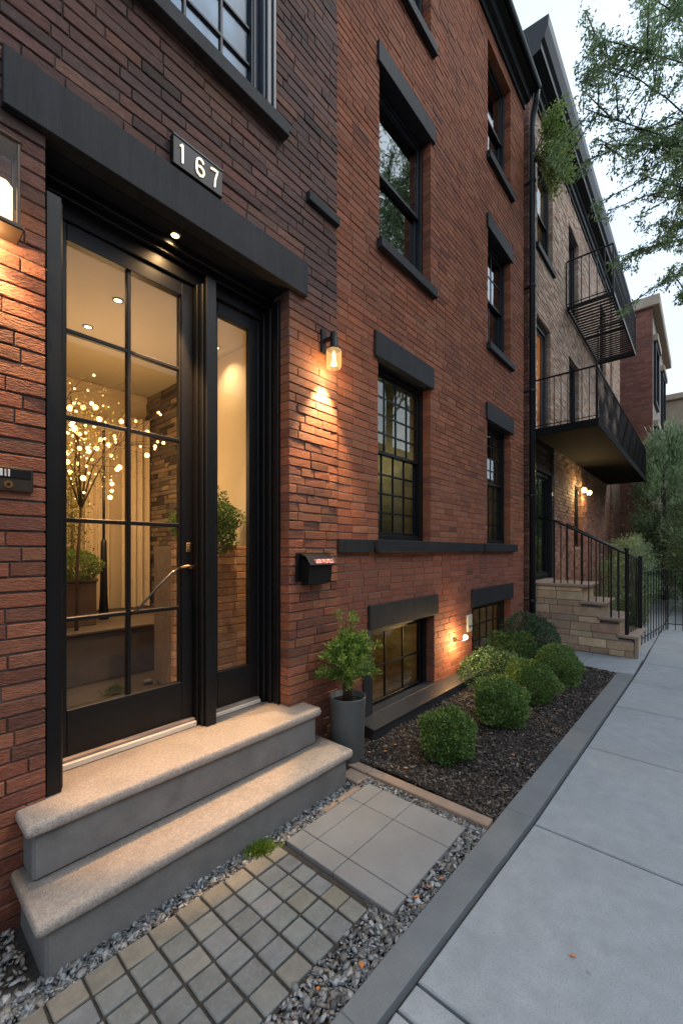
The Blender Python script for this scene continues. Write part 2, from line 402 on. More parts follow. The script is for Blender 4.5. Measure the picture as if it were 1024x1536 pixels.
# cobble setts
cs = MB()
px, py = .1235, .108
for i in range(14):
    for j in range(6):
        xa = 1.535 - (i+1)*px; ya = 1.805 - (j+1)*py
        if xa < -.2: continue
        w1, w2 = rnd.uniform(.0038, .0075), rnd.uniform(.0038, .0075)
        base = rnd.choice([(.150, .158, .152), (.140, .150, .150), (.135, .148, .155), (.165, .165, .150), (.150, .158, .158)])
        if j == 0 or (i == 0 and rnd.random() < .6): base = (.18, .165, .135)
        cs.col = jc(base, .13, .02)
        if i == 0: xb_ = xa+px-.02
        else: xb_ = xa+px
        t = Matrix.Translation(((xa+xb_)/2, ya+py/2, 0)) @ Matrix.Rotation(R(rnd.uniform(-2, 2)), 4, 'Z') @ Matrix.Rotation(R(rnd.uniform(-1.7, 1.7)), 4, 'X') @ Matrix.Rotation(R(rnd.uniform(-1.7, 1.7)), 4, 'Y')
        hx = (xb_-xa)/2; hz = rnd.uniform(.007, .011)
        cs.box(-hx+w1, hx-w1, -py/2+w2, py/2-w2, -.05, hz, .004, t)
tag(cs.build('cobble_path', M['sett']), kind='structure')
cj = MB(); cj.box(-.22, 1.545, 1.15, 1.812, -.05, -.002)
tag(cj.build('path_bed', M['joint']), kind='structure')
# edging boards
ed = MB()
ed.box(2.405, 2.49, .96, 1.86, -.05, .03, .006); ed.box(2.40, 2.492, 1.865, 2.06, -.05, .028, .006); ed.box(2.27, 2.395, 1.83, 2.0, -.05, .018, .006)
ed.box(1.9, 2.26, 1.79, 1.83, -.05, .008, .004)
tag(ed.build('bed_edging', M['brownstone']), kind='structure')
# planting bed soil
so = MB(); n = 60
for i in range(n):
    for j in range(16):
        pass
xsn, ysn = np.linspace(2.49, 6.62, 90), np.linspace(.86, 2.31, 30)
hts = nr.normal(0, .006, (90, 30)); 
gv = [(x, y, .012+.03*math.sin((y-.955)/1.355*math.pi)+hts[i, j]) for i, x in enumerate(xsn) for j, y in enumerate(ysn)]
so.add(gv, [(i*30+j, (i+1)*30+j, (i+1)*30+j+1, i*30+j+1) for i in range(89) for j in range(29)])
tag(so.build('bed_soil', M['soil'], smooth=True), kind='structure')
def bedz(y): return .012+.03*math.sin((y-.955)/1.355*math.pi)

def rocks(name, n, place, smin, smax, flat, palette, mat, tilt=.5, elong=1.0):
    t = (1+5**.5)/2
    iv = np.array([(-1,t,0),(1,t,0),(-1,-t,0),(1,-t,0),(0,-1,t),(0,1,t),(0,-1,-t),(0,1,-t),(t,0,-1),(t,0,1),(-t,0,-1),(-t,0,1)])/1.9
    fi = np.array([(0,11,5),(0,5,1),(0,1,7),(0,7,10),(0,10,11),(1,5,9),(5,11,4),(11,10,2),(10,7,6),(7,1,8),(3,9,4),(3,4,2),(3,2,6),(3,6,8),(3,8,9),(4,9,5),(2,4,11),(6,2,10),(8,6,7),(9,8,1)])
    pos = []
    while len(pos) < n:
        p = place()
        if p is not None: pos.append(p)
    pos = np.array(pos)
    V = np.repeat(iv[None], n, 0)*nr.uniform(.72, 1.2, (n, 12, 1))
    s = smin+(smax-smin)*nr.random(n)**2.2
    sc3 = np.stack([s*elong*nr.uniform(.8, 1.3, n), s*nr.uniform(.6, 1., n), s*flat*nr.uniform(.6, 1.3, n)], 1)
    V = V*sc3[:, None, :]
    ax = nr.normal(0, tilt, n); ay = nr.normal(0, tilt, n); az = nr.uniform(0, 6.28, n)
    def rot(V, a, i, j):
        c, s_ = np.cos(a)[:, None], np.sin(a)[:, None]; x, y = V[:, :, i].copy(), V[:, :, j].copy()
        V[:, :, i] = c*x-s_*y; V[:, :, j] = s_*x+c*y
    rot(V, ax, 1, 2); rot(V, ay, 0, 2); rot(V, az, 0, 1)
    V += pos[:, None, :]
    Fi = (fi[None]+np.arange(n)[:, None, None]*12).reshape(-1, 3)
    pal = np.array(palette)[nr.integers(0, len(palette), n)]*nr.uniform(.7, 1.3, (n, 1))
    C = np.repeat(pal, 12, 0)
    return np_obj(name, V.reshape(-1, 3), Fi, 3, mat, None, C)

def g_place():
    r = rnd.random()
    if r < .45: x, y = rnd.uniform(-.1, 2.4), rnd.uniform(.945, 1.2)
    elif r < .85: x, y = rnd.uniform(-.15, 2.42), rnd.uniform(1.77, 1.93)
    elif r < .93: x, y = rnd.uniform(-.2, .42), rnd.uniform(1.7, 2.28)
    else: x, y = rnd.uniform(2.33, 2.41), rnd.uniform(.96, 1.83)
    if y < kin(x)+.006: return None
    if 1.55 < x < 2.335 and 1.055 < y < 1.785: return None
    if -.22 < x < 1.54 and 1.158 < y < 1.803: return None
    if x > 2.26 and y > 1.83: return None
    if .45 < x < 2.25 and y > 1.91: return None
    return (x, y, rnd.uniform(-.016, .004))
gp = [(.14, .145, .15), (.20, .205, .21), (.09, .092, .10), (.28, .285, .29), (.12, .11, .10), (.17, .155, .135), (.05, .052, .058), (.22, .235, .25)]
tag(rocks('gravel', 11000, g_place, .005, .020, .38, gp, M['pebble'], .45, 1.25), kind='stuff', label='grey slate pebble gravel around the paving', cat='gravel')
def m_place():
    x = 2.5+4.1*rnd.random()**1.25; y = rnd.uniform(kin(x)+.006, 2.28)
    return (x, y, bedz(y)+rnd.uniform(-.002, .016))
mp = [(.16, .13, .11), (.030, .022, .018), (.045, .033, .026), (.02, .016, .014), (.07, .05, .038), (.035, .03, .028), (.11, .09, .075), (.05, .045, .042), (.025, .02, .018)]
tag(rocks('mulch', 30000, m_place, .003, .014, .35, mp, M['mulch'], .5, 1.9), kind='stuff', label='dark bark mulch covering the planting bed', cat='mulch')

# ====================================================== 167: entrance house
H1 = thing('brick_townhouse', 'dark brown rough brick house front with tall black glass entrance under a slate lintel', 'house', (1.3, YE, 0))
def len_e(r, z): return .15+.24*r if z > 2.7 else .13+.13*r
purple = [(.135, .068, .052), (.11, .056, .045), (.165, .084, .064), (.09, .050, .043), (.18, .080, .054), (.13, .072, .060)]
redd = [(.25, .080, .039), (.205, .066, .035), (.29, .102, .052), (.16, .055, .033), (.235, .086, .045)]
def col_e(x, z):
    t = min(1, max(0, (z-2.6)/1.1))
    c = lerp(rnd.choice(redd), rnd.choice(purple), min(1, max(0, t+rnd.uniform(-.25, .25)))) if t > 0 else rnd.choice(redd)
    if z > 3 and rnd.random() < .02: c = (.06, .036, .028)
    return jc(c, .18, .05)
DO = (.545, 2.04, .0, 3.575)       # door opening
UW = (.62, 1.905, 4.70, 6.9)      # upper window opening
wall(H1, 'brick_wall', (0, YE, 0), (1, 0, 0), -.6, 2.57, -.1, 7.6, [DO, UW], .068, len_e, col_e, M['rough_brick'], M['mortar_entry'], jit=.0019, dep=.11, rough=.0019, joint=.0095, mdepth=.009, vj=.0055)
s = MB(); s.box(-.6, 2.57, YE+.2, 5.6, 7.6, 7.7); s.build('roof', M['roof'], H1)
s = MB(); s.box(-.6, -.5, YE+.13, 5.6, -.1, 7.6); s.box(-.5, 2.5, 5.5, 5.6, -.1, 7.6)
s.box(2.45, 2.56, YE+.13, 5.5, -.1, 7.6); s.build('side_wall', M['mortar'], H1)
s = MB(); s.box(.385, 2.20, YE-.035, YE+.06, 3.572, 3.83, .004); s.build('lintel', M['bluestone'], H1)
# soffit + header mouldings + side casings
s = MB()
s.box(.50, 2.10, YE+.062, 2.72, 3.572, 3.60)
s.build('doorway_soffit', M['charcoal'], H1)
s = MB()
s.box(.548, 2.036, 2.50, 2.62, 3.49, 3.570, .006)
s.box(.548, 2.036, 2.46, 2.499, 3.525, 3.571, .005)
s.box(.548, 2.036, 2.53, 2.62, 3.40, 3.488, .006)
s.box(.555, .625, 2.33, 2.40, .502, 3.33, .004)      # left front casing
s.box(.555, .60, 2.402, 2.60, .502, 3.36, .003)
s.box(.550, .612, 2.30, 2.345, .502, 3.33, .003)
# right jamb, three stepped layers
s.box(2.015, 2.037, 2.385, 2.45, .502, 3.52, .004)
s.box(1.995, 2.037, 2.452, 2.50, .502, 3.485, .005)
s.box(1.975, 2.037, 2.503, 2.545, .502, 3.45, .005)
s.box(1.955, 2.037, 2.548, 2.62, .502, 3.398, .005)
# mullion between door and side light
s.box(1.44, 1.545, 2.46, 2.62, .502, 3.398, .006)
s.box(1.455, 1.53, 2.435, 2.459, .502, 3.44, .005)
s.box(1.425, 1.439, 2.50, 2.62, .502, 3.398, .003)
s.build('door_frame', M['black'], H1)
s = MB(); s.box(.60, 1.425, 2.50, 2.66, .502, .535, .004); s.box(1.56, 1.96, 2.52, 2.66, .502, .530, .004)
s.build('threshold', M['white_stone'], H1)
s = MB(); s.box(.605, 1.42, 2.515, 2.60, .537, .552, .002); s.box(1.56, 1.955, 2.53, 2.60, .532, .545, .002); s.build('threshold_strip', M['brownstone'], H1)
# door leaf
DX0, DX1, DZ0, DZ1 = .602, 1.422, .555, 3.395
GX0, GX1, GZ0, GZ1 = .700, 1.345, .80, 3.305
d = MB()
def framebox(mb, x0, x1, z0, z1, gx0, gx1, gz0, gz1, y0, y1, bev=.003):
    mb.box(x0, gx0, y0, y1, z0, z1, bev); mb.box(gx1, x1, y0, y1, z0, z1, bev)
    mb.box(gx0, gx1, y0+.001, y1-.001, z0, gz0, bev); mb.box(gx0, gx1, y0+.001, y1-.001, gz1, z1, bev)
framebox(d, DX0, DX1, DZ0, DZ1, GX0, GX1, GZ0, GZ1, 2.545, 2.60)
door = d.build('door', M['black'], H1)
d = MB()
for zz in (1.28, 1.815, 2.365, 2.83): d.box(GX0, GX1, 2.560, 2.592, zz-.012, zz+.012, .004)
d.box(1.010, 1.034, 2.558, 2.594, GZ0, GZ1, .004)
d.box(GX1-.012, GX1, 2.556, 2.596, GZ0, GZ1, .003)
d.build('glazing_bar', M['black'], door)
d = MB(); d.box(GX0, GX1, 2.574, 2.579, GZ0, GZ1); d.build('pane', M['g_door'], door)
d = MB()
d.tube([(1.392, 2.545, 1.545), (1.392, 2.505, 1.545)], .011, 10)
d.tube([(1.405, 2.500, 1.545), (1.36, 2.498, 1.552), (1.315, 2.500, 1.545)], [.010, .009, .007], 10)
d.build('handle', M['brass'], door, True)
d = MB()
d.tube([(1.315, 2.500, 1.545), (1.25, 2.49, 1.515), (1.16, 2.49, 1.43), (1.05, 2.51, 1.30), (1.03, 2.555, 1.275)], [.006, .006, .0065, .007, .007], 8)
d.build('pull_bar', M['steel'], door, True)
d = MB(); d.box(1.372, 1.402, 2.536, 2.5445, 1.64, 1.70, .003); d.box(1.381, 1.393, 2.531, 2.5355, 1.655, 1.685, .002); d.build('lock', M['brass'], door)
# side light
d = MB(); framebox(d, 1.546, 1.954, .55, 3.395, 1.615, 1.880, .80, 3.30, 2.555, 2.60)
sd = d.build('side_window', M['black'], H1)
d = MB(); d.box(1.615, 1.880, 2.574, 2.579, .80, 3.30); d.build('pane', M['g_door'], sd)
# upper window with slate casing and sill
u = MB(); u.box(.50, 1.985, YE-.07, YE+.10, 4.60, 4.70, .006); u.build('window_sill', M['bluestone'], H1)
u = MB()
u.box(1.795, 1.90, YE-.012, YE+.05, 4.702, 6.9, .006); u.box(1.815, 1.85, YE-.03, YE-.013, 4.702, 6.9, .005); u.box(1.87, 1.898, YE-.028, YE-.013, 4.702, 6.9, .005)
u.box(.625, .73, YE-.012, YE+.05, 4.702, 6.9, .006)
u.box(.731, 1.794, YE+.045, YE+.12, 4.702, 4.745, .003)
u.box(1.755, 1.794, YE+.04, YE+.12, 4.702, 6.9, .003)
uw = u.build('window', M['grey_wood'], H1)
u = MB()
for xx in (1.013, 1.267, 1.52): u.box(xx-.010, xx+.010, YE+.07, YE+.10, 4.745, 6.9, .003)
for zz in (5.0, 5.25, 5.5, 5.75, 6.0, 6.25, 6.5): u.box(.73, 1.755, YE+.068, YE+.102, zz-.010, zz+.010, .003)
u.box(1.742, 1.755, YE+.05, YE+.105, 4.745, 6.9)
u.build('glazing_bar', M['charcoal'], uw)
u = MB(); u.box(.73, 1.755, YE+.083, YE+.088, 4.745, 6.9); u.build('pane', M['g_frost'], uw)
u = MB(); u.box(.6, 1.92, YE+.17, YE+.18, 4.6, 7.0); u.build('blind', surf('pale_blind', (.52, .64, .72), .8, .06, 3, 0), uw)
# protruding slim ledge on the wall (right upper)
s = MB(); s.box(2.215, 2.569, YE-.035, YE+.02, 4.325, 4.40, .006); s.build('wall_ledge', M['rough_brick'] if False else M['bluestone'], H1)

# foyer
FZ = .50
s = MB(); s.box(.2, 2.36, 2.62, 5.42, FZ-.06, FZ-.002); s.build('foyer_floor', M['floor'], H1)
s = MB(); s.box(.2, 2.36, 2.62, 5.42, 3.59, 3.66); s.build('foyer_ceiling', M['ceiling'], H1)
s = MB(); s.box(.13, .2, 2.62, 5.42, FZ, 3.59); s.box(.2, 2.35, 5.35, 5.42, FZ, 3.59); s.box(2.352, 2.42, 2.62, 3.98, FZ, 3.59)
s.box(2.05, 2.42, 2.62, 2.66, FZ, 3.59); s.box(.13, .55, 2.62, 2.66, FZ, 3.59); s.build('foyer_wall', M['cream'], H1)
s = MB(); s.box(.2, 2.352, 4.0, 5.35, FZ, .93, .006); s.box(.2, 2.352, 3.97, 5.35, .931, .955, .004)
s.build('foyer_platform', surf('platform_stone', (.09, .065, .045), .6, .3, 5, .3, 30, .003), H1)
st = [(.20, .15, .10), (.14, .11, .085), (.26, .19, .12), (.11, .09, .075)]
wall(H1, 'stone_wall', (2.350, 5.36, 0), (0, -1, 0), .0, 1.38, FZ, 3.585, [], .055, lambda r, z: .12+.3*r, lambda x, z: jc(rnd.choice(st), .25, .06), M['rough_brick'], M['mortar_dark'], jit=.009, dep=.05, rough=.004)
s = MB(); s.box(1.4, 2.34, 5.30, 5.348, 3.50, 3.585, .005); s.build('cornice_trim', M['cream'], H1)
def downlight(x, y, z, parent, r=.028, e=None):
    d = MB(); d.lathe([(r+.012, -.001), (r+.012, -.008), (r, -.008), (r, -.001)], (x, y, z), 20); o = d.build('downlight', M['steel'], parent, True)
    d = MB(); d.lathe([(0.0001, -.006), (r-.001, -.006)], (x, y, z), 20); d.build('lens', M['downlight'], o)
for (x, y) in ((1.28, 3.41), (1.26, 4.01), (2.19, 3.5), (.8, 3.2)): downlight(x, y, 3.59, H1)
downlight(1.235, 2.42, 3.573, H1, .024)
def spot(name, loc, e, size=110, blend=.8, rad=.03, col=(1, .62, .29), rot=(0, 0, 0)):
    l = bpy.data.lights.new(name, 'SPOT'); l.energy = e; l.spot_size = R(size); l.spot_blend = blend; l.shadow_soft_size = rad; l.color = col
    o = bpy.data.objects.new(name, l); COL.objects.link(o); o.location = loc; o.rotation_euler = rot; return o
def point(name, loc, e, rad=.03, col=(1, .62, .29)):
    l = bpy.data.lights.new(name, 'POINT'); l.energy = e; l.shadow_soft_size = rad; l.color = col
    o = bpy.data.objects.new(name, l); COL.objects.link(o); o.location = loc; return o
for (x, y, e) in ((1.28, 3.41, 17), (1.26, 4.01, 18), (2.19, 3.5, 14), (.8, 3.2, 9)): spot('downlight_lamp', (x, y, 3.575), e, 130, 1, .03, (1, .70, .38))
spot('soffit_lamp', (1.235, 2.42, 3.562), 240, 33, .35, .02, (1, .56, .25), (R(4), 0, 0)); spot('soffit_glow', (1.235, 2.42, 3.56), 9, 140, 1, .02)

# steps
ST = thing('stone_steps', 'two broad granite entrance steps with rounded worn nosings in front of the black door', 'steps', (1.35, 2.0, 0))
def tread(mb, x0, x1, y0, y1, z0, z1, r=.03):
    # rounded nosing on front and ends
    n = 6; prof = []
    h = z1-z0; rr = h/2; kk = .45
    for k in range(n+1):
        t = -math.pi/2+math.pi*k/n; prof.append((-rr*math.cos(t)*kk, (z0+z1)/2+rr*math.sin(t)))
    loops = []
    for (o_, z) in prof:
        o = o_+rr*kk
        c = .018
        x0_, x1_, y0_ = x0+o, x1-o, y0+o
        pts = [(x0_, y1), (x0_, y0_+c)]
        for q in (.25, .5, .75): a = q*math.pi/2; pts.append((x0_+c-c*math.cos(a), y0_+c-c*math.sin(a)))
        pts += [(x0_+c, y0_)]
        m_ = 14
        for q in range(1, m_): pts.append((x0_+c+(x1_-x0_-2*c)*q/m_, y0_))
        pts += [(x1_-c, y0_)]
        for q in (.25, .5, .75): a = q*math.pi/2; pts.append((x1_-c+c*math.sin(a), y0_+c-c*math.cos(a)))
        pts += [(x1_, y0_+c), (x1_, y1)]
        jj = [(a_+rnd.uniform(-.0012, .0012), b_+rnd.uniform(-.0012, .0012), z+rnd.uniform(-.0008, .0008)) for a_, b_ in pts]
        loops.append(jj)
    N_ = len(loops[0]); vs = [p for l in loops for p in l]; fs = []
    for i in range(len(loops)-1):
        for k_ in range(N_): fs.append((i*N_+k_, i*N_+(k_+1) % N_, (i+1)*N_+(k_+1) % N_, (i+1)*N_+k_))
    fs.append(tuple(range(N_))[::-1]); fs.append(tuple(range((len(loops)-1)*N_, len(loops)*N_)))
    mb.add(vs, fs)
t = MB(); tread(t, .415, 2.275, 1.87, 2.285, .185, .24); t.build('lower_tread', M['granite'], ST, True).data.polygons
t = MB(); tread(t, .432, 2.195, 2.105, 2.70, .445, .50); t.build('upper_tread', M['granite'], ST, True)
t = MB(); t.box(.452, 2.235, 1.90, 2.30, -.08, .186, .012); t.build('lower_riser', M['concrete_riser'], ST)
t = MB(); t.box(.462, 2.165, 2.135, 2.70, .239, .446, .012); t.build('upper_riser', M['concrete_riser'], ST)

# house number
NP = thing('house_number_sign', 'black plate with glowing white house number 167 above the lintel', 'sign', (1.29, YE-.03, 3.84))
s = MB(); s.box(1.135, 1.452, YE-.045, YE-.004, 3.838, 3.995, .003); s.build('plate', M['black'], NP)
s = MB(); s.box(1.133, 1.454, YE-.05, YE-.002, 3.996, 4.006, .002); s.build('plate_rim', M['grey_wood'], NP)
def digit(pts, name):
    d = MB()
    P3 = [Vector((x, YE-.052, z)) for x, z in pts]
    d.tube(P3, .0054, 8); d.build(name, M['number'], NP, True)
ny = 3.865; nh = .10
digit([(1.175, ny+.088), (1.186, ny+nh), (1.1875, ny+nh-.004), (1.1875, ny)], 'numeral')
c6 = [(1.318, ny+.082), (1.312, ny+.094), (1.300, ny+nh), (1.288, ny+.098), (1.277, ny+.085), (1.273, ny+.06), (1.273, ny+.03), (1.279, ny+.010), (1.297, ny), (1.314, ny+.008), (1.322, ny+.027), (1.317, ny+.046), (1.300, ny+.055), (1.284, ny+.050)]
digit(c6, 'numeral')
digit([(1.368, ny+nh-.004), (1.392, ny+nh), (1.413, ny+nh), (1.407, ny+.08), (1.397, ny+.045), (1.393, ny)], 'numeral')

# ======================================================== main red house
H2 = thing('brick_townhouse', 'tall orange-red brick house with slate lintels and two columns of sash windows', 'house', (4.9, YR, 0))
reds = [(.295, .096, .044), (.265, .086, .040), (.325, .108, .052), (.28, .100, .050), (.225, .074, .038), (.305, .114, .060)]
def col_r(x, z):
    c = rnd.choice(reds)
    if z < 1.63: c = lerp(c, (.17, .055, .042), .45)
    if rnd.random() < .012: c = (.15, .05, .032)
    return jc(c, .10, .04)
ops = [(3.17, 4.17, 1.752, 3.46), (5.78, 6.72, 1.752, 3.50), (3.19, 4.17, 4.59, 6.24), (5.80, 6.72, 4.60, 6.22),
       (3.19, 4.17, 7.33, 9.02), (5.80, 6.72, 7.30, 8.95), (3.06, 4.25, .06, .925), (5.27, 6.72, .06, .90)]
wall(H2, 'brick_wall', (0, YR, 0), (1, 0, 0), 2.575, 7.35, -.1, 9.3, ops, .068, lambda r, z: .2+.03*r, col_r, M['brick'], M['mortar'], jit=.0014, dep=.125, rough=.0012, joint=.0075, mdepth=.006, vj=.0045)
s = MB(); s.box(2.58, 7.34, YR+.15, 9, 9.3, 9.4); s.build('roof', M['roof'], H2)
s = MB(); s.box(7.24, 7.349, YR+.13, 9, -.1, 9.3); s.box(2.58, 2.66, YR+.13, 9, -.1, 9.3); s.box(2.66, 7.24, 8.9, 9, -.1, 9.3); s.build('side_wall', M['mortar'], H2)
# lintels
for (a, b, c, d_) in ((3.10, 4.20, 3.462, 3.70), (5.72, 6.80, 3.502, 3.74), (3.15, 4.23, 6.242, 6.44), (5.75, 6.77, 6.222, 6.42), (3.01, 4.30, .927, 1.15), (5.24, 6.77, .902, 1.14)):
    s = MB(); s.box(a, b, YR-.03, YR+.125, c, d_, .004); s.build('lintel', M['bluestone'], H2)
# sills
for (a, b, c, d_) in ((3.15, 4.23, 4.49, 4.588), (5.75, 6.77, 4.50, 4.598), (3.15, 4.23, 7.22, 7.328), (5.75, 6.77, 7.19, 7.298)):
    s = MB(); s.box(a, b, YR-.06, YR+.13, c, d_, .005); s.build('sill', M['bluestone'], H2)
for (a, b, yy) in ((2.577, 3.05, .045), (3.085, 4.26, .07), (4.262, 5.55, .05), (5.552, 6.87, .065)):
    s = MB(); s.box(a, b, YR-yy, YR+.13 if a > 3 and b != 5.55 else YR+.05, 1.635, 1.751, .005); s.build('sill_band', M['bluestone'], H2)

def sash_window(parent, o, rows_u, rows_l, cols, mf, mp, y=YR+.10, single=False, fw=.05, name='window', split=.5, barw=.009, back=None):
    x0, x1, z0, z1 = o
    f = MB(); framebox(f, x0+.001, x1-.001, z0+.001, z1-.001, x0+fw, x1-fw, z0+fw*1.1, z1-fw, y, y+.10, .004)
    w = f.build(name, mf, parent)
    gx0, gx1, gz0, gz1 = x0+fw, x1-fw, z0+fw*1.1, z1-fw
    mid = gz0+(gz1-gz0)*split
    sashes = [(gz0, gz1, rows_u, y+.035)] if single else [(mid-.02, gz1, rows_u, y+.025), (gz0, mid+.02, rows_l, y+.060)]
    for k_, (a, b, rows, yy) in enumerate(sashes):
        sw_ = .034; m_ = MB()
        framebox(m_, gx0+.001, gx1-.001, a+.001, b-.001, gx0+sw_, gx1-sw_, a+sw_, b-sw_, yy, yy+.032, .003)
        so_ = m_.build('sash', mf, w)
        if rows > 1 or cols > 1:
            m_ = MB()
            for c in range(1, cols): xx = gx0+sw_+(gx1-gx0-2*sw_)*c/cols; m_.box(xx-barw, xx+barw, yy+.006, yy+.026, a+sw_, b-sw_, .002)
            for c in range(1, rows): zz = a+sw_+(b-a-2*sw_)*c/rows; m_.box(gx0+sw_, gx1-sw_, yy+.007, yy+.025, zz-barw, zz+barw, .002)
            m_.build('glazing_bar', mf, w)
        m_ = MB(); m_.box(gx0+sw_-.002, gx1-sw_+.002, yy+.014, yy+.018, a+sw_-.002, b-sw_+.002); m_.build('pane', mp, w)
    return w
def room(parent, x0, x1, z0, z1, y0, dep, mat, nm='room_wall'):
    s = MB(); y1 = y0+dep
    s.box(x0-.05, x0, y0, y1, z0, z1); s.box(x1, x1+.05, y0, y1, z0, z1); s.box(x0-.05, x1+.05, y1, y1+.05, z0, z1)
    s.box(x0-.05, x1+.05, y0, y1+.05, z0-.05, z0-.001); s.box(x0-.05, x1+.05, y0, y1+.05, z1+.001, z1+.05)
    return s.build(nm, mat, parent)
W = {}
W['a1'] = sash_window(H2, ops[0], 4, 4, 4, M['black'], M['g_win'], split=.52)
W['b1'] = sash_window(H2, ops[1], 4, 4, 4, M['black'], M['g_win'], split=.52)
W['a2'] = sash_window(H2, ops[2], 1, 1, 1, M['charcoal'], M['g_mirror'])
W['b2'] = sash_window(H2, ops[3], 2, 1, 2, M['charcoal'], M['g_mirror'])
W['a3'] = sash_window(H2, ops[4], 1, 1, 2, M['charcoal'], M['g_mirror'])
W['b3'] = sash_window(H2, ops[5], 1, 1, 1, M['charcoal'], M['g_mirror'])
W['a0'] = sash_window(H2, ops[6], 2, 2, 3, M['black'], M['g_win'], single=True, fw=.06)
W['b0'] = sash_window(H2, ops[7], 3, 3, 5, M['black'], M['g_win'], single=True, fw=.06)
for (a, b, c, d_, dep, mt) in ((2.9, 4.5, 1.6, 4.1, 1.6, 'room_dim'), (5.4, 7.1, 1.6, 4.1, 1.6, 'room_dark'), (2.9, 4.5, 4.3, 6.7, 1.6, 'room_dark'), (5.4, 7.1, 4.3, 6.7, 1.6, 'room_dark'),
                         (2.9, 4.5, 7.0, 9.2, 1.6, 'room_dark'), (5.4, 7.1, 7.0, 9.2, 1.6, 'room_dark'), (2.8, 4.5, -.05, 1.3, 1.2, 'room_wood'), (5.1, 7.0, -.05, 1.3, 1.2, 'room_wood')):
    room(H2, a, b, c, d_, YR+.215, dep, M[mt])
point('room_lamp', (4.1, 3.1, 2.75), 3.6, .06, (1, .8, .5))
point('room_lamp', (6.4, 3.0, 2.4), 1.8, .06, (1, .8, .5))
point('basement_lamp', (3.9, 3.25, 1.15), 5, .05)
point('basement_lamp', (6.1, 3.25, 1.15), 4, .05)
# basement ledge
s = MB(); s.prism([(YR-.02, -.05), (2.125, -.05), (2.115, .085), (2.10, .125), (YR-.02, .15)], 2.83, 5.18, 'x'); s.build('basement_ledge', M['sill_metal'], H2, fixn=True)
for q_ in ((3.062, 4.248, .149), (5.272, 6.718, .08)):
    s = MB(); s.box(q_[0], q_[1], YR-.019, YR+.10, .0, q_[2], .004); s.build('basement_sill', M['sill_metal'], H2)
# left casing plate of the basement window
s = MB(); s.box(2.93, 3.058, YR-.022, YR+.02, .151, .925, .003); s.build('casing_board', M['sill_metal'], H2)
# cornice with gutter
s = MB(); s.prism([(YR+.15, 9.15), (YR-.03, 9.15), (YR-.04, 9.22), (YR-.10, 9.24), (YR-.12, 9.32), (YR-.2, 9.34), (YR-.2, 9.42), (YR+.15, 9.46)], 2.575, 7.36, 'x'); s.build('cornice', M['gutter'], H2, fixn=True)
s = MB(); s.tube([(2.6, YR-.235, 9.40), (7.38, YR-.235, 9.40)], .045, 12); s.build('gutter', M['gutter'], H2, True)

DP = thing('downpipe', 'black rainwater downpipe running down between the red and tan brick houses', 'downpipe', (7.52, 2.24, 0))
s = MB(); s.tube([(7.40, YR-.2, 9.38), (7.46, YR-.16, 9.25), (7.52, YR-.10, 9.1), (7.52, YR-.09, 8.9), (7.52, YR-.09, .0)], .052, 14); s.build('pipe', M['gutter'], DP, True)
for zz in (.8, 2.6, 4.4, 6.2, 8.0):
    s = MB(); s.lathe([(.052, -.02), (.062, -.02), (.062, .02), (.052, .02)], (7.52, YR-.09, zz), 14); s.box(7.50, 7.54, YR-.05, YR+.05, zz-.012, zz+.012); s.build('bracket', M['gutter'], DP)

# ======================================================== tan house
H3 = thing('brick_townhouse', 'tan brick house with two black iron balconies beyond the downpipe', 'house', (12, YR, 0))
tans = [(.50, .34, .25), (.43, .29, .21), (.54, .40, .30), (.38, .25, .18), (.47, .35, .27)]
lows = [(.26, .12, .085), (.22, .10, .07), (.28, .15, .10), (.18, .085, .065)]
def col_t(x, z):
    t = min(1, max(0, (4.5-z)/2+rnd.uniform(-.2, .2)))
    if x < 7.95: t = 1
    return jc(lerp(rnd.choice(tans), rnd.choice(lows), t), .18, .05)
op3 = [(8.12, 9.15, 7.30, 9.05), (10.45, 11.45, 7.02, 9.1), (8.08, 9.0, 3.85, 6.0), (10.5, 11.5, 3.85, 6.1), (7.92, 9.28, 1.10, 3.76), (11.0, 11.8, 1.75, 3.25), (14.2, 15.2, 3.9, 6.1), (14.2, 15.2, 7.02, 9.0)]
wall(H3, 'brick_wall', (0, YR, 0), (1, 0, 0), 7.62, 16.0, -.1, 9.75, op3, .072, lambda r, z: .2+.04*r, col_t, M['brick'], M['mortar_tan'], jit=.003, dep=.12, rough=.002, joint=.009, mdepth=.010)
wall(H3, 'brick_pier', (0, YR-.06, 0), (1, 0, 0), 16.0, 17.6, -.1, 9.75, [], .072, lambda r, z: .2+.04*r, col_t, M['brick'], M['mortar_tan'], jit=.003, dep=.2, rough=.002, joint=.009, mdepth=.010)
s = MB(); s.box(7.63, 17.5, YR+.15, 9, 9.75, 9.85); s.build('roof', M['roof'], H3)
s = MB(); s.box(7.63, 7.75, YR+.13, 9, 9.0, 9.75); s.box(17.4, 17.59, YR+.13, 9, -.1, 9.75); s.box(7.75, 17.4, 8.9, 9, -.1, 9.75); s.box(7.63, 7.75, YR+.13, 8.9, -.1, 9.0)
s.build('side_wall', M['mortar_tan'], H3)
s = MB()
s.prism([(YR+.1, 9.74), (YR-.03, 9.74), (YR-.03, 9.80), (YR-.07, 9.82), (YR-.07, 9.94), (YR-.11, 9.96), (YR-.11, 10.06), (YR-.25, 10.10), (YR-.25, 10.22), (YR-.30, 10.26), (YR-.36, 10.42), (YR-.37, 10.58), (YR+.1, 10.64)], 7.45, 17.65, 'x')
s.build('cornice', M['gutter'], H3, fixn=True)
s = MB(); s.box(8.04, 9.22, YR-.05, YR+.10, 7.19, 7.298, .004); s.build('sill', M['bluestone'], H3)
mir = M['g_mirror']
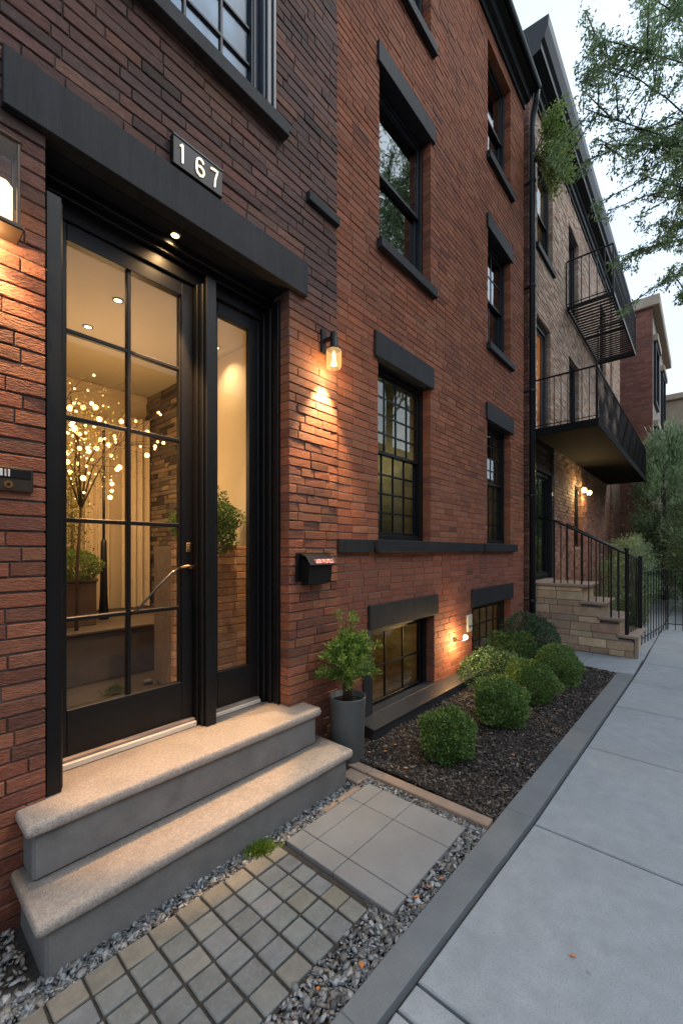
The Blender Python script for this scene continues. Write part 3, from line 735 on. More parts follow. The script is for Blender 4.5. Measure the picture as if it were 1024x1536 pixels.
sash_window(H3, op3[0], 1, 1, 1, M['charcoal'], M['g_win'], YR+.08, fw=.06)
sash_window(H3, op3[1], 1, 1, 1, M['charcoal'], M['g_mirror'], YR+.08, single=True, fw=.06, name='balcony_door')
sash_window(H3, op3[2], 1, 1, 1, M['grey_wood'], M['g_win'], YR+.08, single=True, fw=.09, name='balcony_door')
sash_window(H3, op3[3], 1, 1, 1, M['charcoal'], M['g_win'], YR+.08, single=True, fw=.06, name='balcony_door')
sash_window(H3, op3[6], 1, 1, 1, M['charcoal'], M['g_win'], YR+.08, single=True, fw=.06)
sash_window(H3, op3[7], 1, 1, 1, M['charcoal'], M['g_win'], YR+.08, single=True, fw=.06)
sash_window(H3, op3[5], 1, 1, 1, M['black'], M['g_win'], YR+.08, single=True, fw=.06)
room(H3, 7.8, 9.6, 3.8, 6.3, YR+.2, 1.3, M['amber']); point('room_lamp', (8.7, 2.95, 5.6), 14, .05)
room(H3, 7.8, 9.6, 6.9, 9.3, YR+.2, 1.3, M['shade']); point('room_lamp', (8.8, 3.0, 8.9), 3, .05)
room(H3, 10.1, 12, 3.8, 6.3, YR+.2, 1.3, M['room_dark']); room(H3, 10.1, 12, 6.9, 9.3, YR+.2, 1.3, M['shade'])
room(H3, 10.6, 12.2, 1.5, 3.5, YR+.2, 1.3, M['room_dark']); room(H3, 13.9, 15.6, 3.8, 6.3, YR+.2, 1.3, M['room_dark']); room(H3, 13.9, 15.6, 6.9, 9.3, YR+.2, 1.3, M['room_dark'])
# entrance of the tan house: clapboard panel and dark glazed door
s = MB()
for i in range(4): s.prism([(YR+.10, 3.16+i*.15), (YR+.015, 3.16+i*.15), (YR+.03, 3.305+i*.15), (YR+.10, 3.305+i*.15)], 7.925, 9.15, 'x')
s.box(9.152, 9.278, YR+.01, YR+.10, 1.11, 3.758, .004)
s.build('door_panel', M['charcoal'], H3)
sash_window(H3, (7.93, 9.15, 1.12, 3.15), 1, 1, 2, M['black'], M['g_win'], YR+.06, single=True, fw=.07, name='door')
room(H3, 7.85, 9.3, 1.0, 3.7, YR+.2, 1.3, M['room_dark'])
# balconies
BL = MB(); BL.box(7.9, 15.4, 1.33, YR-.002, 3.73, 3.80, .006); BL.box(7.88, 15.42, 1.30, 1.329, 3.70, 3.83, .006); BL.box(7.87, 7.898, 1.30, YR-.002, 3.70, 3.83, .004)
bl = BL.build('balcony', surf('matt_black_slab', (.012, .012, .012), .9, .3, 3, .2, 30, .003, spec=.1), H3)
def railing(mb, p0, p1, h, gap, zb=.06, r=.007, top=.016):
    p0 = Vector(p0); p1 = Vector(p1); L = (p1-p0).length; n = max(1, int(L/gap))
    mb.tube([p0+Vector((0, 0, h)), p1+Vector((0, 0, h))], top, 6); mb.tube([p0+Vector((0, 0, zb)), p1+Vector((0, 0, zb))], r*1.2, 5)
    for i in range(n+1): q = p0.lerp(p1, i/n); mb.tube([q, q+Vector((0, 0, h))], r if 0 < i < n else top, 5, False)
s = MB(); railing(s, (7.9, YR-.02, 3.82), (7.9, 1.33, 3.82), .88, .105); railing(s, (7.9, 1.33, 3.82), (15.4, 1.33, 3.82), .88, .11, .06, .006); railing(s, (15.4, YR-.02, 3.82), (15.4, 1.33, 3.82), .88, .105)
# diamond lattice on the front
for i in range(0, 60):
    x = 7.9+i*.125
    s.tube([(x, 1.334, 3.9), (x+.125, 1.334, 4.68)], .0035, 4, False); s.tube([(x+.125, 1.326, 3.9), (x, 1.326, 4.68)], .0035, 4, False)
s.build('railing', M['black'], bl)
UB = MB(); Z = 7.0
UB.box(10.2, 13.8, 1.40, 1.44, Z-.03, Z+.05, .004); UB.box(10.2, 13.8, YR-.06, YR-.02, Z-.03, Z+.05, .004); UB.box(10.2, 10.24, 1.44, YR-.02, Z-.03, Z+.05, .004); UB.box(13.76, 13.8, 1.44, YR-.02, Z-.03, Z+.05, .004); UB.box(11.9, 11.98, 1.44, YR-.06, Z-.03, Z+.03)
for i in range(26):
    x = 10.30+i*.135
    if not 11.85 < x < 11.99: UB.box(x-.022, x+.022, 1.44, YR-.06, Z+.01, Z+.035)
ub = UB.build('balcony', M['black'], H3)
s = MB(); railing(s, (10.2, YR-.02, Z+.04), (10.2, 1.42, Z+.04), 1.0, .13, .06, .010, .018); railing(s, (10.2, 1.42, Z+.04), (13.8, 1.42, Z+.04), 1.0, .13); railing(s, (13.8, YR-.02, Z+.04), (13.8, 1.42, Z+.04), 1.0, .13)
s.build('railing', M['black'], ub)

# stoop
SP = thing('stone_stoop', 'tan brownstone stoop with four steps up to the tan house door', 'stoop', (8.15, 1.6, 0))
def stoop_wall():
    mb = MB(); mb.c = []
    steps = [(2.30, 1.50, 1.04), (1.50, 1.25, .77), (1.25, 1.00, .54), (1.0, .80, .29)]
    pal = [(.42, .30, .19), (.35, .24, .155), (.46, .34, .22), (.32, .20, .13), (.38, .28, .19)]
    for (yb, ya, top) in steps:
        pass
    prof = lambda y: next((t for (yb, ya, t) in steps if ya <= y <= yb), 0)
    z = 0; r = 0
    hs = [.10, .14, .10, .14, .10, .15, .10, .14, .11]
    for h in hs:
        if z+h > 1.045: h = 1.045-z
        if h < .03: break
        ym = min((ya for (yb, ya, t) in steps if t >= z+h-.03), default=None)
        if ym is None: break
        y = 2.30; r += 1
        first = True
        while y > ym+.01:
            L = rnd.uniform(.2, .42); y2 = max(ym, y-L)
            if y2-ym < .1: y2 = ym
            mb.col = jc(rnd.choice(pal), .2, .05)
            e = rnd.uniform(0, .006)
            mb.box(7.70-e, 7.80, y2+.004, y-.004, z+.004, z+h-.004, .006)
            y = y2
        z += h
    # front faces of each step
    for (yb, ya, top), lo in zip(steps, (.77, .54, .29, -.02)):
        for (xa, xb) in ((7.81, 8.2), (8.2, 8.6)):
            mb.col = jc(pal[0], .15, .04); mb.box(xa+.003, xb-.003, ya, yb-.02, lo-.06, top-.001, .006)
    return mb
stoop_wall().build('stoop_body', M['stoop_stone'], SP)
s = MB(); s.box(7.712, 7.81, 1.02, 2.29, -.05, .50); s.box(7.712, 7.81, 1.26, 2.29, .5, .75); s.box(7.712, 7.81, 1.52, 2.29, .75, 1.03); s.box(7.712, 7.81, .82, 1.02, -.05, .27); s.build('stoop_core', M['mortar'], SP)
for (yb, ya, z) in ((2.305, 1.42, 1.045), (1.54, 1.17, .775), (1.29, .95, .545), (1.03, .74, .295)):
    s = MB(); s.box(7.67, 8.63, ya, yb, z, z+.052, .012); s.build('tread', M['brownstone'], SP)
s = MB(); s.box(7.69, 7.80, .755, .80, -.03, .294, .006); s.build('corner_stone', M['brownstone'], SP)
# railings on the stoop
RL = thing('iron_railing', 'black iron handrail sloping down the near side of the stoop', 'railing', (7.74, 1.4, .35))
s = MB()
p0, p1 = Vector((7.74, 1.93, 2.17)), Vector((7.74, .90, 1.60))
s.tube([p0+Vector((0, .25, .05)), p0, p1, p1+Vector((0, -.04, -.02))], .02, 8)
s.build('handrail', M['black'], RL, True)
s = MB()
for i in range(11):
    q = p0.lerp(p1, i/10); y = q.y
    zb = 1.097 if y > 1.42 else .827 if y > 1.17 else .597 if y > .95 else .347
    s.tube([(q.x, y, zb), q], .009 if i % 4 else .014, 6, False)
s.tube([(7.74, .90, .347), (7.74, .90, 1.66)], .026, 8)
s.lathe([(.026, 0), (.036, .01), (.03, .03), (.0, .04)], (7.74, .90, 1.66), 10)
s.build('baluster', M['black'], RL)
RR = thing('iron_railing', 'black iron railing on the far side of the stoop ending in a thick square post', 'railing', (8.58, 1.2, .35))
s = MB()
q0, q1 = Vector((8.57, 1.93, 2.15)), Vector((8.57, .66+.2, 1.52))
s.tube([q0, q1], .018, 8); s.build('handrail', M['black'], RR, True)
s = MB()
for i in range(9):
    q = q0.lerp(q1, i/8); y = q.y; zb = 1.097 if y > 1.42 else .827 if y > 1.17 else .597 if y > .95 else .347
    s.tube([(q.x, y, zb), q], .009, 6, False)
s.box(8.54, 8.60, .78, .84, .347, 1.56, .006)
s.tube([(7.74, .9, 1.6), (8.57, .83, 1.50)], .014, 6); s.tube([(7.74, .9, .95), (8.0, .88, .95)], .02, 6)
for i in range(1, 6): s.tube([(7.74+.83*i/6, .9-.07*i/6, .347), (7.74+.83*i/6, .9-.07*i/6, 1.6-.1*i/6)], .008, 6, False)
s.build('baluster', M['black'], RR)
FN = thing('iron_fence', 'black iron picket fence leading away to the right in front of the shrubs', 'fence', (9.5, .8, 0))
s = MB()
railing(s, (8.65, .84, 0), (11.0, .60, 0), 1.28, .22, .12, .008, .012); s.build('railing', M['black'], FN)
s = MB()
railing(s, (11.03, .57, 0), (11.3, -1.85, 0), 1.22, .12, .12, .008, .012); s.build('railing', M['black'], FN)

# ======================================================== far buildings
H4 = thing('brick_building', 'plain deep red brick building jutting forward beyond the tan house', 'building', (19, 1.4, 0))
reds4 = [(.24, .095, .07), (.21, .08, .06), (.27, .11, .08)]
wall(H4, 'brick_wall', (19, 3.2, 0), (0, -1, 0), 0, 1.78, 0, 10.6, [], .09, lambda r, z: .24, lambda x, z: jc(rnd.choice(reds4), .12, .04), M['brick'], M['mortar'], dep=.05, joint=.012)
s = MB(); s.box(19.06, 26, 1.45, 8, 0, 10.6); s.build('core_wall', surf('greystone', (.30, .25, .21), .9, .2, 3, .4, 20, .006), H4)
for (xa, xb, za, zb) in ((19.7, 21.3, 7.3, 9.6), (19.9, 21.6, 3.9, 6.4), (19.9, 21.6, 1.6, 3.2), (23.2, 25, 7.3, 9.6), (23.2, 25, 3.9, 6.4)):
    s = MB(); framebox(s, xa, xb, za, zb, xa+.1, xb-.1, za+.1, zb-.1, 1.36, 1.449, .005); w_ = s.build('window', M['charcoal'], H4)
    s = MB(); s.box(xa+.1, xb-.1, 1.42, 1.43, za+.1, zb-.1); s.build('pane', M['g_mirror'], w_)
    s = MB(); s.box(xa-.1, xb+.1, 1.30, 1.449, zb+.01, zb+.25, .01); s.build('lintel', M['tan_stucco'], w_)
s = MB(); s.box(18.85, 26, 1.2, 3.3, 10.6, 11.0, .03); s.build('cornice', M['tan_stucco'], H4)
H5 = thing('stucco_building', 'pale tan stucco building at the far right end of the street', 'building', (30, 1, 0))
s = MB(); s.box(27, 42, .35, 9, 0, 9.3, .03); s.box(26.8, 42, .25, 9, 9.3, 9.6, .03); s.build('wall', M['tan_stucco'], H5)
for (xa, xb) in ((28, 30), (33, 36)):
    for (za, zb) in ((1.5, 4), (5.5, 8.2)):
        s = MB(); framebox(s, xa, xb, za, zb, xa+.12, xb-.12, za+.12, zb-.12, .27, .345, .005); w_ = s.build('window', M['black'], H5)
        s = MB(); s.box(xa+.12, xb-.12, .31, .32, za+.12, zb-.12); s.build('pane', M['g_mirror'], w_)

H6 = thing('terrace_building', 'long brown brick terrace across the road, mirrored dimly in the window glass', 'building', (20, -14, -.12))
s = MB(); s.box(-25, 75, -20, -14, -.12, 9.5); s.build('wall', surf('brown_terrace_brick', (.16, .10, .075), .9, .25, 3, .3, 20, .01), H6)
s = MB(); s.box(-25, 75, -20, -13.7, 9.501, 9.9); s.build('cornice', M['bluestone'], H6)
for i in range(24):
    for z in (.9, 4.0, 6.9):
        xa = -22+i*4; s = MB(); framebox(s, xa, xa+1.2, z, z+1.9, xa+.08, xa+1.12, z+.08, z+1.82, -13.99, -13.93, .005)
        w_ = s.build('window', M['box_grey'], H6); s = MB(); s.box(xa+.08, xa+1.12, -13.985, -13.975, z+.08, z+1.82); s.build('pane', M['amber'] if (i*7+int(z)) % 5 == 0 else M['room_dark'], w_)
# ======================================================== foliage
def leaf_mesh(name, P, D, S, C, mat, parent, wide=.42, fold=.25):
    """P base points, D unit directions, S lengths, C colours -> folded rhombic leaves (one mesh)"""
    n = len(P); rv = nr.normal(size=(n, 3)); U_ = np.cross(D, rv); U_ /= np.linalg.norm(U_, axis=1)[:, None]+1e-9
    Nn = np.cross(D, U_)
    S = S[:, None]
    mid = P + D*S*.48
    V = np.stack([P, mid+U_*S*wide*.5+Nn*S*fold*.3, P+D*S, mid-U_*S*wide*.5+Nn*S*fold*.3], 1).reshape(-1, 3)
    b = np.arange(n)[:, None]*4
    Fi = np.concatenate([b+np.array([[0, 1, 2]]), b+np.array([[0, 2, 3]])], 1).reshape(-1, 3)
    return np_obj(name, V, Fi, 3, mat, parent, np.repeat(C, 4, 0))

def unit(v): return v/(np.linalg.norm(v, axis=1)[:, None]+1e-9)
def bush_points(c, rx, ry, rz, n, lump=.16, inner=.3, seed=0):
    r_ = np.random.default_rng(seed)
    d = unit(r_.normal(size=(n, 3)))
    ks = unit(r_.normal(size=(90, 3))); amp = r_.uniform(-.7, 1, 90)
    f = (np.exp((d@ks.T-1)*28)*amp).sum(1)*lump+1
    rad = np.where(r_.random(n) < inner, r_.uniform(.45, .95, n), r_.uniform(.9, 1.03, n))*f
    P = d*rad[:, None]*np.array([rx, ry, rz])+np.array(c)
    return P, d
def cols(n, pal, v=.25):  # per-leaf colour
    p = np.array(pal)[nr.integers(0, len(pal), n)]
    return p*nr.uniform(1-v, 1+v, (n, 1))
BOX = [(.12, .23, .055), (.06, .14, .035), (.22, .34, .09), (.10, .19, .05), (.16, .20, .06)]
def shrub(label, c, r, rz, n=15000, pal=BOX, size=.019, seed=1, lump=.24, group='round clipped shrubs in the bed', wide=.5, name='round_shrub', stemz=None):
    T = thing(name, label, 'shrub', (c[0], c[1], bedz(min(2.2, c[1]))), group)
    P, d = bush_points(c, r, r, rz, n, lump, seed=seed)
    r3 = np.random.default_rng(seed+77); ns = 90; sd = unit(r3.normal(size=(ns, 3))+np.array([0, 0, .4])); sl3 = r3.uniform(.95, 1.16, ns)   # stray shoots
    si = r3.integers(0, ns, n//9); q = (sd[si]*(sl3[si]*r3.uniform(.85, 1, len(si)))[:, None]+r3.normal(0, .02, (len(si), 3)))
    P = np.concatenate([P, q*np.array([r, r, rz])+np.array(c)]); d = np.concatenate([d, sd[si]])
    keep = P[:, 2] > .02; P, d = P[keep], d[keep]
    D = unit(d*.8+nr.normal(0, .85, P.shape)+np.array([0, 0, .3]))
    leaf_mesh('foliage', P, D, nr.uniform(size*.8, size*1.5, len(P)), cols(len(P), pal, .45), M['leaf'], T, wide)
    s = MB()
    for k_ in range(7):
        a = rnd.uniform(0, 6.28); s.tube([(c[0], c[1], bedz(min(2.2, c[1]))-.02), (c[0]+.3*r*math.cos(a), c[1]+.3*r*math.sin(a), c[2]-rz*.3), (c[0]+.7*r*math.cos(a), c[1]+.7*r*math.sin(a), c[2]+rz*.3)], [.008, .006, .002], 5)
    s.build('stem', M['bark'], T)
shrub('round clipped green shrub nearest the paving slabs, first in the bed', (2.97, 1.50, .215), .19, .19, 16000, seed=2, size=.018)
shrub('round clipped green shrub second from the paving, behind the nearest one', (3.90, 1.44, .225), .215, .20, 14000, seed=3)
shrub('round clipped green shrub third along the kerb, in the middle of the row', (4.72, 1.42, .225), .235, .215, 12500, seed=4)
shrub('round clipped green shrub at the far end of the row, nearest the stoop', (5.62, 1.37, .23), .24, .23, 11000, seed=5)
shrub('darker glossy shrub close to the downpipe behind the row', (6.30, 1.88, .36), .34, .34, 9000, [(.03, .075, .03), (.05, .10, .045), (.10, .16, .10)], .024, 6, .3, group=None)
shrub('low spreading grey-green shrub under the second basement window', (5.05, 1.93, .17), .40, .20, 9000, [(.06, .12, .05), (.09, .16, .08)], .022, 8, .35, group=None)
shrub('upright light green shrub between the low shrub and the glossy shrub', (5.6, 1.90, .30), .26, .27, 6000, [(.07, .14, .04), (.05, .11, .03)], .022, 9, .35, group=None)

# potted shrub
PT = thing('potted_shrub', 'feathery green shrub in a tall round grey planter beside the steps', 'potted plant', (2.50, 2.10, 0))
s = MB(); s.lathe([(.0001, 0.01), (.125, .01), (.128, .02), (.138, .40), (.143, .50), (.143, .507), (.134, .507), (.132, .46), (.0001, .455)], (2.50, 2.12, 0), 40); s.build('pot', M['pot'], PT, True)
s = MB(); s.lathe([(.0001, 0), (.131, 0)], (2.50, 2.12, .462), 24); s.build('soil', M['soil'], PT)
s = MB(); PP = []; DD = []
for k_ in range(85):
    a = rnd.uniform(0, 6.28); r0 = rnd.uniform(0, .035); r1 = abs(rnd.gauss(.05, .12)); r1 = min(r1, .225); zt = rnd.uniform(.76, 1.06)-r1*.55
    if k_ < 2: r1, zt = .05, 1.16
    b_ = Vector((2.50+r0*math.cos(a), 2.12+r0*math.sin(a), .46)); t_ = Vector((2.48+r1*math.cos(a), max(1.9, 2.11+r1*.85*math.sin(a)), zt))
    m_ = b_.lerp(t_, .5); m_.x = 2.50+(m_.x-2.50)*.45; m_.y = 2.12+(m_.y-2.12)*.45; m_.z += .03
    e_ = t_+Vector((.05*math.cos(a), .05*math.sin(a), -rnd.uniform(.0, .10)))
    s.tube([b_, m_, t_, e_], [.006, .004, .0025, .001], 5)
    for _ in range(int(150*rnd.uniform(.5, 1.3))):
        u_ = rnd.uniform(.0, 1)**.8
        p = m_.lerp(t_, u_*1.4) if u_ < .71 else t_.lerp(e_, (u_-.71)/.29)
        if p.z < .64: continue
        PP.append([p.x+rnd.gauss(0, .014), p.y+rnd.gauss(0, .014), p.z+rnd.gauss(0, .012)])
        v_ = (t_-m_).normalized()*.8+Vector((rnd.gauss(0, .5), rnd.gauss(0, .5), rnd.gauss(.05, .45))); v_.normalize(); DD.append(list(v_))
s.build('stem', M['twig'], PT, True)
PP = np.array(PP); DD = np.array(DD)
leaf_mesh('foliage', PP, DD, nr.uniform(.022, .044, len(PP)), cols(len(PP), [(.17, .29, .055), (.11, .21, .04), (.26, .38, .09), (.13, .24, .05)], .35), M['leaf'], PT, .26)

# moss tuft at the joint of paths
TF = thing('grass_tuft', 'small bright green grass tuft between gravel and cobbles', 'grass tuft', (1.42, 1.83, 0))
n = 1100; a = nr.uniform(0, 6.28, n); rr = np.abs(nr.normal(0, .035, n)); P = np.stack([1.42+rr*np.cos(a), 1.83+rr*.7*np.sin(a), np.zeros(n)], 1)
D = unit(np.stack([np.cos(a)*rr*12, np.sin(a)*rr*12, np.full(n, .9)], 1)+nr.normal(0, .25, (n, 3)))
leaf_mesh('blades', P, D, nr.uniform(.02, .05, n), cols(n, [(.16, .26, .04), (.10, .20, .03), (.22, .30, .06)]), M['leaf'], TF, .16)
n = 500; P = np.stack([nr.normal(.86, .03, n), nr.normal(1.06, .02, n), np.zeros(n)], 1); D = unit(nr.normal(0, .6, (n, 3))+np.array([0, 0, .6]))
TF2 = thing('grass_tuft', 'small rusty green weed in the gravel beside the kerb', 'weed', (.86, 1.06, 0))
leaf_mesh('blades', P, D, nr.uniform(.012, .03, n), cols(n, [(.12, .13, .03), (.22, .10, .03)]), M['leaf'], TF2, .25)

# fallen leaves
def leaf_local():
    m_ = MB(); m_.add([(0, 0, 0), (.4, .28, .10), (1, 0, .02), (.4, -.28, .12), (.42, 0, .02)], [(0, 4, 1), (4, 2, 1), (0, 3, 4), (3, 2, 4)])
    return m_
me0 = None
fl = [(2.62, 1.98), (2.72, 1.9), (2.85, 1.92), (3.0, 1.85), (3.35, 1.72), (3.6, 1.76), (4.1, 1.7), (3.35, 1.15), (4.6, 1.1), (4.3, 1.72), (2.6, 1.62), (5.2, 1.25), (1.72, 1.01), (1.80, 1.0), (1.88, .995), (1.30, 1.03), (1.89, .39), (1.12, 1.09)]
for i, (x, y) in enumerate(fl):
    inb = x > 2.5 and y > .96
    if me0 is None: o = leaf_local().build('fallen_leaf', M['orange_leaf']); me0 = o.data
    else: o = bpy.data.objects.new('fallen_leaf', me0); COL.objects.link(o)
    o.location = (x, y, (bedz(y)+.02) if inb else (.012 if y > .96 else .004)); s_ = rnd.uniform(.025, .045); o.scale = (s_, s_, s_); o.rotation_euler = (rnd.uniform(-.3, .3), rnd.uniform(-.3, .3), rnd.uniform(0, 6))
    place = 'lying on the dark mulch' if inb else ('on the grey gravel beside the kerb' if y > .96 else 'alone on the concrete sidewalk')
    tag(o, 'dry orange fallen leaf '+place, 'leaf', 'fallen leaves')

# ----- street trees
def tree(label, base, trunk_top, tips, leaf_n, size, pal, tr=.14, limb_r=.05, group=None, name='street_tree', spread=.32, droop=.35, seed=5, twigs=9, flat=.45, sgk=.13):
    T = thing(name, label, 'tree', base, group); r_ = random.Random(seed)
    base = Vector(base); top = Vector(trunk_top)
    s = MB(); pts = [base, base.lerp(top, .5)+Vector((.05, -.04, 0)), top]; s.tube(pts, [tr, tr*.8, tr*.6], 12); s.build('trunk', M['bark'], T, True)
    s = MB(); anchors = []
    for tp in tips:
        tp = Vector(tp); st_ = base.lerp(top, r_.uniform(.75, 1))
        L = (tp-st_).length; m1 = st_.lerp(tp, .35)+Vector((r_.uniform(-.2, .2), r_.uniform(-.2, .2), L*.12)); m2 = st_.lerp(tp, .7)+Vector((r_.uniform(-.15, .15), r_.uniform(-.15, .15), L*.10))
        ln = [st_, m1, m2, tp]; s.tube(ln, [limb_r, limb_r*.6, limb_r*.35, .006], 6)
        def at(t):
            k_ = min(2, int(t*3)); return ln[k_].lerp(ln[k_+1], t*3-k_)
        for q in range(twigs):
            t = r_.uniform(.35, 1.0); a_ = at(t); d_ = Vector((r_.uniform(-1, 1), r_.uniform(-1, 1), r_.uniform(-.5, .25))).normalized()
            d_ = (d_+(tp-st_).normalized()*.8).normalized(); l_ = r_.uniform(.35, 1.0)*L*spread*.45
            e = a_+d_*l_; e2 = e+Vector((0, 0, -l_*droop)); s.tube([a_, e, e2], [.010, .006, .003], 4, False)
            anchors.append((a_, e, e2, l_))
        anchors.append((m2, m2.lerp(tp, .5), tp, L*.3))
    s.build('limb', M['bark'], T, True)
    wts = np.array([a[3] for a in anchors]); wts = wts/wts.sum()
    idx = nr.choice(len(anchors), leaf_n, p=wts); A = np.array([[list(a[0]), list(a[1]), list(a[2])] for a in anchors])[idx]
    t = nr.random(leaf_n)[:, None]*2; P = np.where(t < 1, A[:, 0]+(A[:, 1]-A[:, 0])*t, A[:, 1]+(A[:, 2]-A[:, 1])*(t-1))
    sg = np.array([a[3] for a in anchors])[idx][:, None]*sgk+.022
    P = P+nr.normal(size=P.shape)*sg*np.array([1, 1, flat])
    ax = unit(A[:, 2]-A[:, 0]); D = unit(ax*.6+nr.normal(0, .55, P.shape)+np.array([0, 0, -droop]))
    leaf_mesh('crown', P, D, nr.uniform(size*.6, size*1.2, leaf_n), cols(leaf_n, pal), M['leaf'], T, .38)
    return T
TP = [(.24, .35, .17), (.31, .42, .20), (.18, .28, .14), (.36, .46, .22)]
tips = [(6.2, 1.1, 8.2), (6.0, .95, 8.0), (6.1, 1.15, 7.35), (6.2, 1.05, 6.9), (6.4, .62, 6.4), (6.7, .8, 6.3), (6.9, .86, 5.75), (7.2, .74, 5.3), (6.5, .1, 7.6), (6.8, .3, 8.6), (6.4, .5, 9.0),
        (7.3, .4, 9.8), (7.8, .7, 10.6), (7.4, .45, 5.15), (7.0, .35, 7.0), (8.2, .3, 5.6), (8.2, .5, 6.8), (7.9, .6, 8.0)]
tips = [(a_, b_-(.2 if c_ < 6.4 else 0), c_) for a_, b_, c_ in tips]
tree('leafy street tree with long feathery branches reaching over the sidewalk at upper right', (9.4, -1.6, -.12), (9.3, -1.5, 6.2), tips, 46000, .056, TP, group=None, seed=5, twigs=22, flat=.3, sgk=.045, limb_r=.026)
# crown of the tall tree across the sidewalk, seen mirrored in the upper windows
tips2 = []
r_ = random.Random(3)
for i in range(46):
    a = r_.uniform(0, 6.28); q = r_.uniform(.6, 3.2)
    tips2.append((10.3+q*math.cos(a)*1.25, -4.6+q*math.sin(a), r_.uniform(8.5, 17)))
tree('tall leafy tree across the sidewalk mirrored in the upper windows', (11.5, -5.4, -.12), (11.3, -5.2, 8), tips2, 15000, .14, TP, .22, .07, seed=9, twigs=8, spread=.4, flat=.8)

# evergreens beyond the stoop
def conifer(label, c, rx, ry, h, n, pal, size, seed, grp='dense evergreens beyond the stoop'):
    T = thing('evergreen_tree', label, 'tree', (c[0], c[1], -.1), grp)
    s = MB(); s.tube([(c[0], c[1], -.1), (c[0]+.05, c[1], h*.5), (c[0], c[1], h*.9)], [.09, .06, .02], 8); s.build('trunk', M['bark'], T, True)
    r2 = np.random.default_rng(seed); nc = 70
    ca = r2.uniform(0, 6.28, nc); cz = r2.uniform(.12, .98, nc); cr = np.sqrt(np.clip(1-(np.abs(cz-.42)/.6)**2, .05, 1))*r2.uniform(.5, 1, nc)
    C = np.stack([c[0]+cr*rx*np.cos(ca), c[1]+cr*ry*np.sin(ca), cz*h], 1); idx = r2.integers(0, nc, n)
    P = C[idx]+r2.normal(size=(n, 3))*np.array([rx, ry, h*.28])*.16
    P = P[P[:, 2] > .05]; D = unit(P-np.array([c[0], c[1], h*.3])+nr.normal(0, .8, P.shape))
    ctint = r2.uniform(.7, 1.35, nc)[idx][:len(P)]
    leaf_mesh('crown', P, D, nr.uniform(size*.6, size*1.3, len(P)), cols(len(P), pal)*ctint[:, None], M['leaf'], T, .25)
EP = [(.19, .27, .14), (.23, .32, .17), (.14, .20, .11), (.28, .36, .20)]
conifer('dense dark evergreen just past the end of the tan house', (17.6, 1.0, 0), 1.5, .8, 5.6, 16000, EP, .16, 31)
conifer('dense evergreen behind the iron fence, middle of the green mass', (15.2, -.1, 0), 1.3, .9, 3.6, 15000, EP, .13, 32)
conifer('lighter yellow-green evergreen at the right edge of the photo', (19.5, -.9, 0), 2.2, 1.1, 5.8, 16000, [(.26, .33, .13), (.20, .27, .11)], .17, 33)
conifer('low dark shrub-like evergreen behind the fence pickets', (12.2, 1.35, 0), 1.6, .55, 1.9, 12000, EP, .07, 34)
conifer('broad low bush behind the fence at the right edge', (12.9, -.7, 0), .9, 1.1, 1.5, 12000, EP, .06, 37)
conifer('small bright shrub at the foot of the iron fence', (10.3, 1.1, 0), .55, .25, .75, 5000, [(.14, .2, .06), (.10, .15, .05)], .05, 36)
conifer('tall evergreen standing against the deep red brick wall', (21.5, .3, 0), 2.0, .9, 5.2, 9000, EP, .2, 35)

# climbing branch growing from the wall next to the downpipe
CP = thing('climbing_plant', 'bright green leafy branch growing out beside the downpipe under the dark cornice', 'plant', (7.56, 2.2, 8.45))
s = MB(); anch = []
o0 = Vector((7.5, 2.2, 8.35))
for k_ in range(16):
    e = Vector((rnd.uniform(7.35, 7.9), rnd.uniform(1.60, 1.98), rnd.uniform(7.85, 8.95))); m_ = o0.lerp(e, .5)+Vector((0, -.03, .08)); s.tube([o0, m_, e], [.012, .008, .003], 5); anch.append((m_, e))
s.build('branch', M['bark'], CP)
n = 4200; idx = nr.integers(0, 16, n); A = np.array([[list(a), list(b)] for a, b in anch])[idx]; t = nr.random(n)[:, None]*1.1
P = A[:, 0]+(A[:, 1]-A[:, 0])*t+nr.normal(0, .065, (n, 3)); D = unit(nr.normal(0, .6, (n, 3))+np.array([.2, -.2, -.3]))
leaf_mesh('foliage', P, D, nr.uniform(.03, .06, n), cols(n, [(.22, .32, .07), (.30, .38, .10), (.15, .24, .06)], .35), M['leaf'], CP, .6)

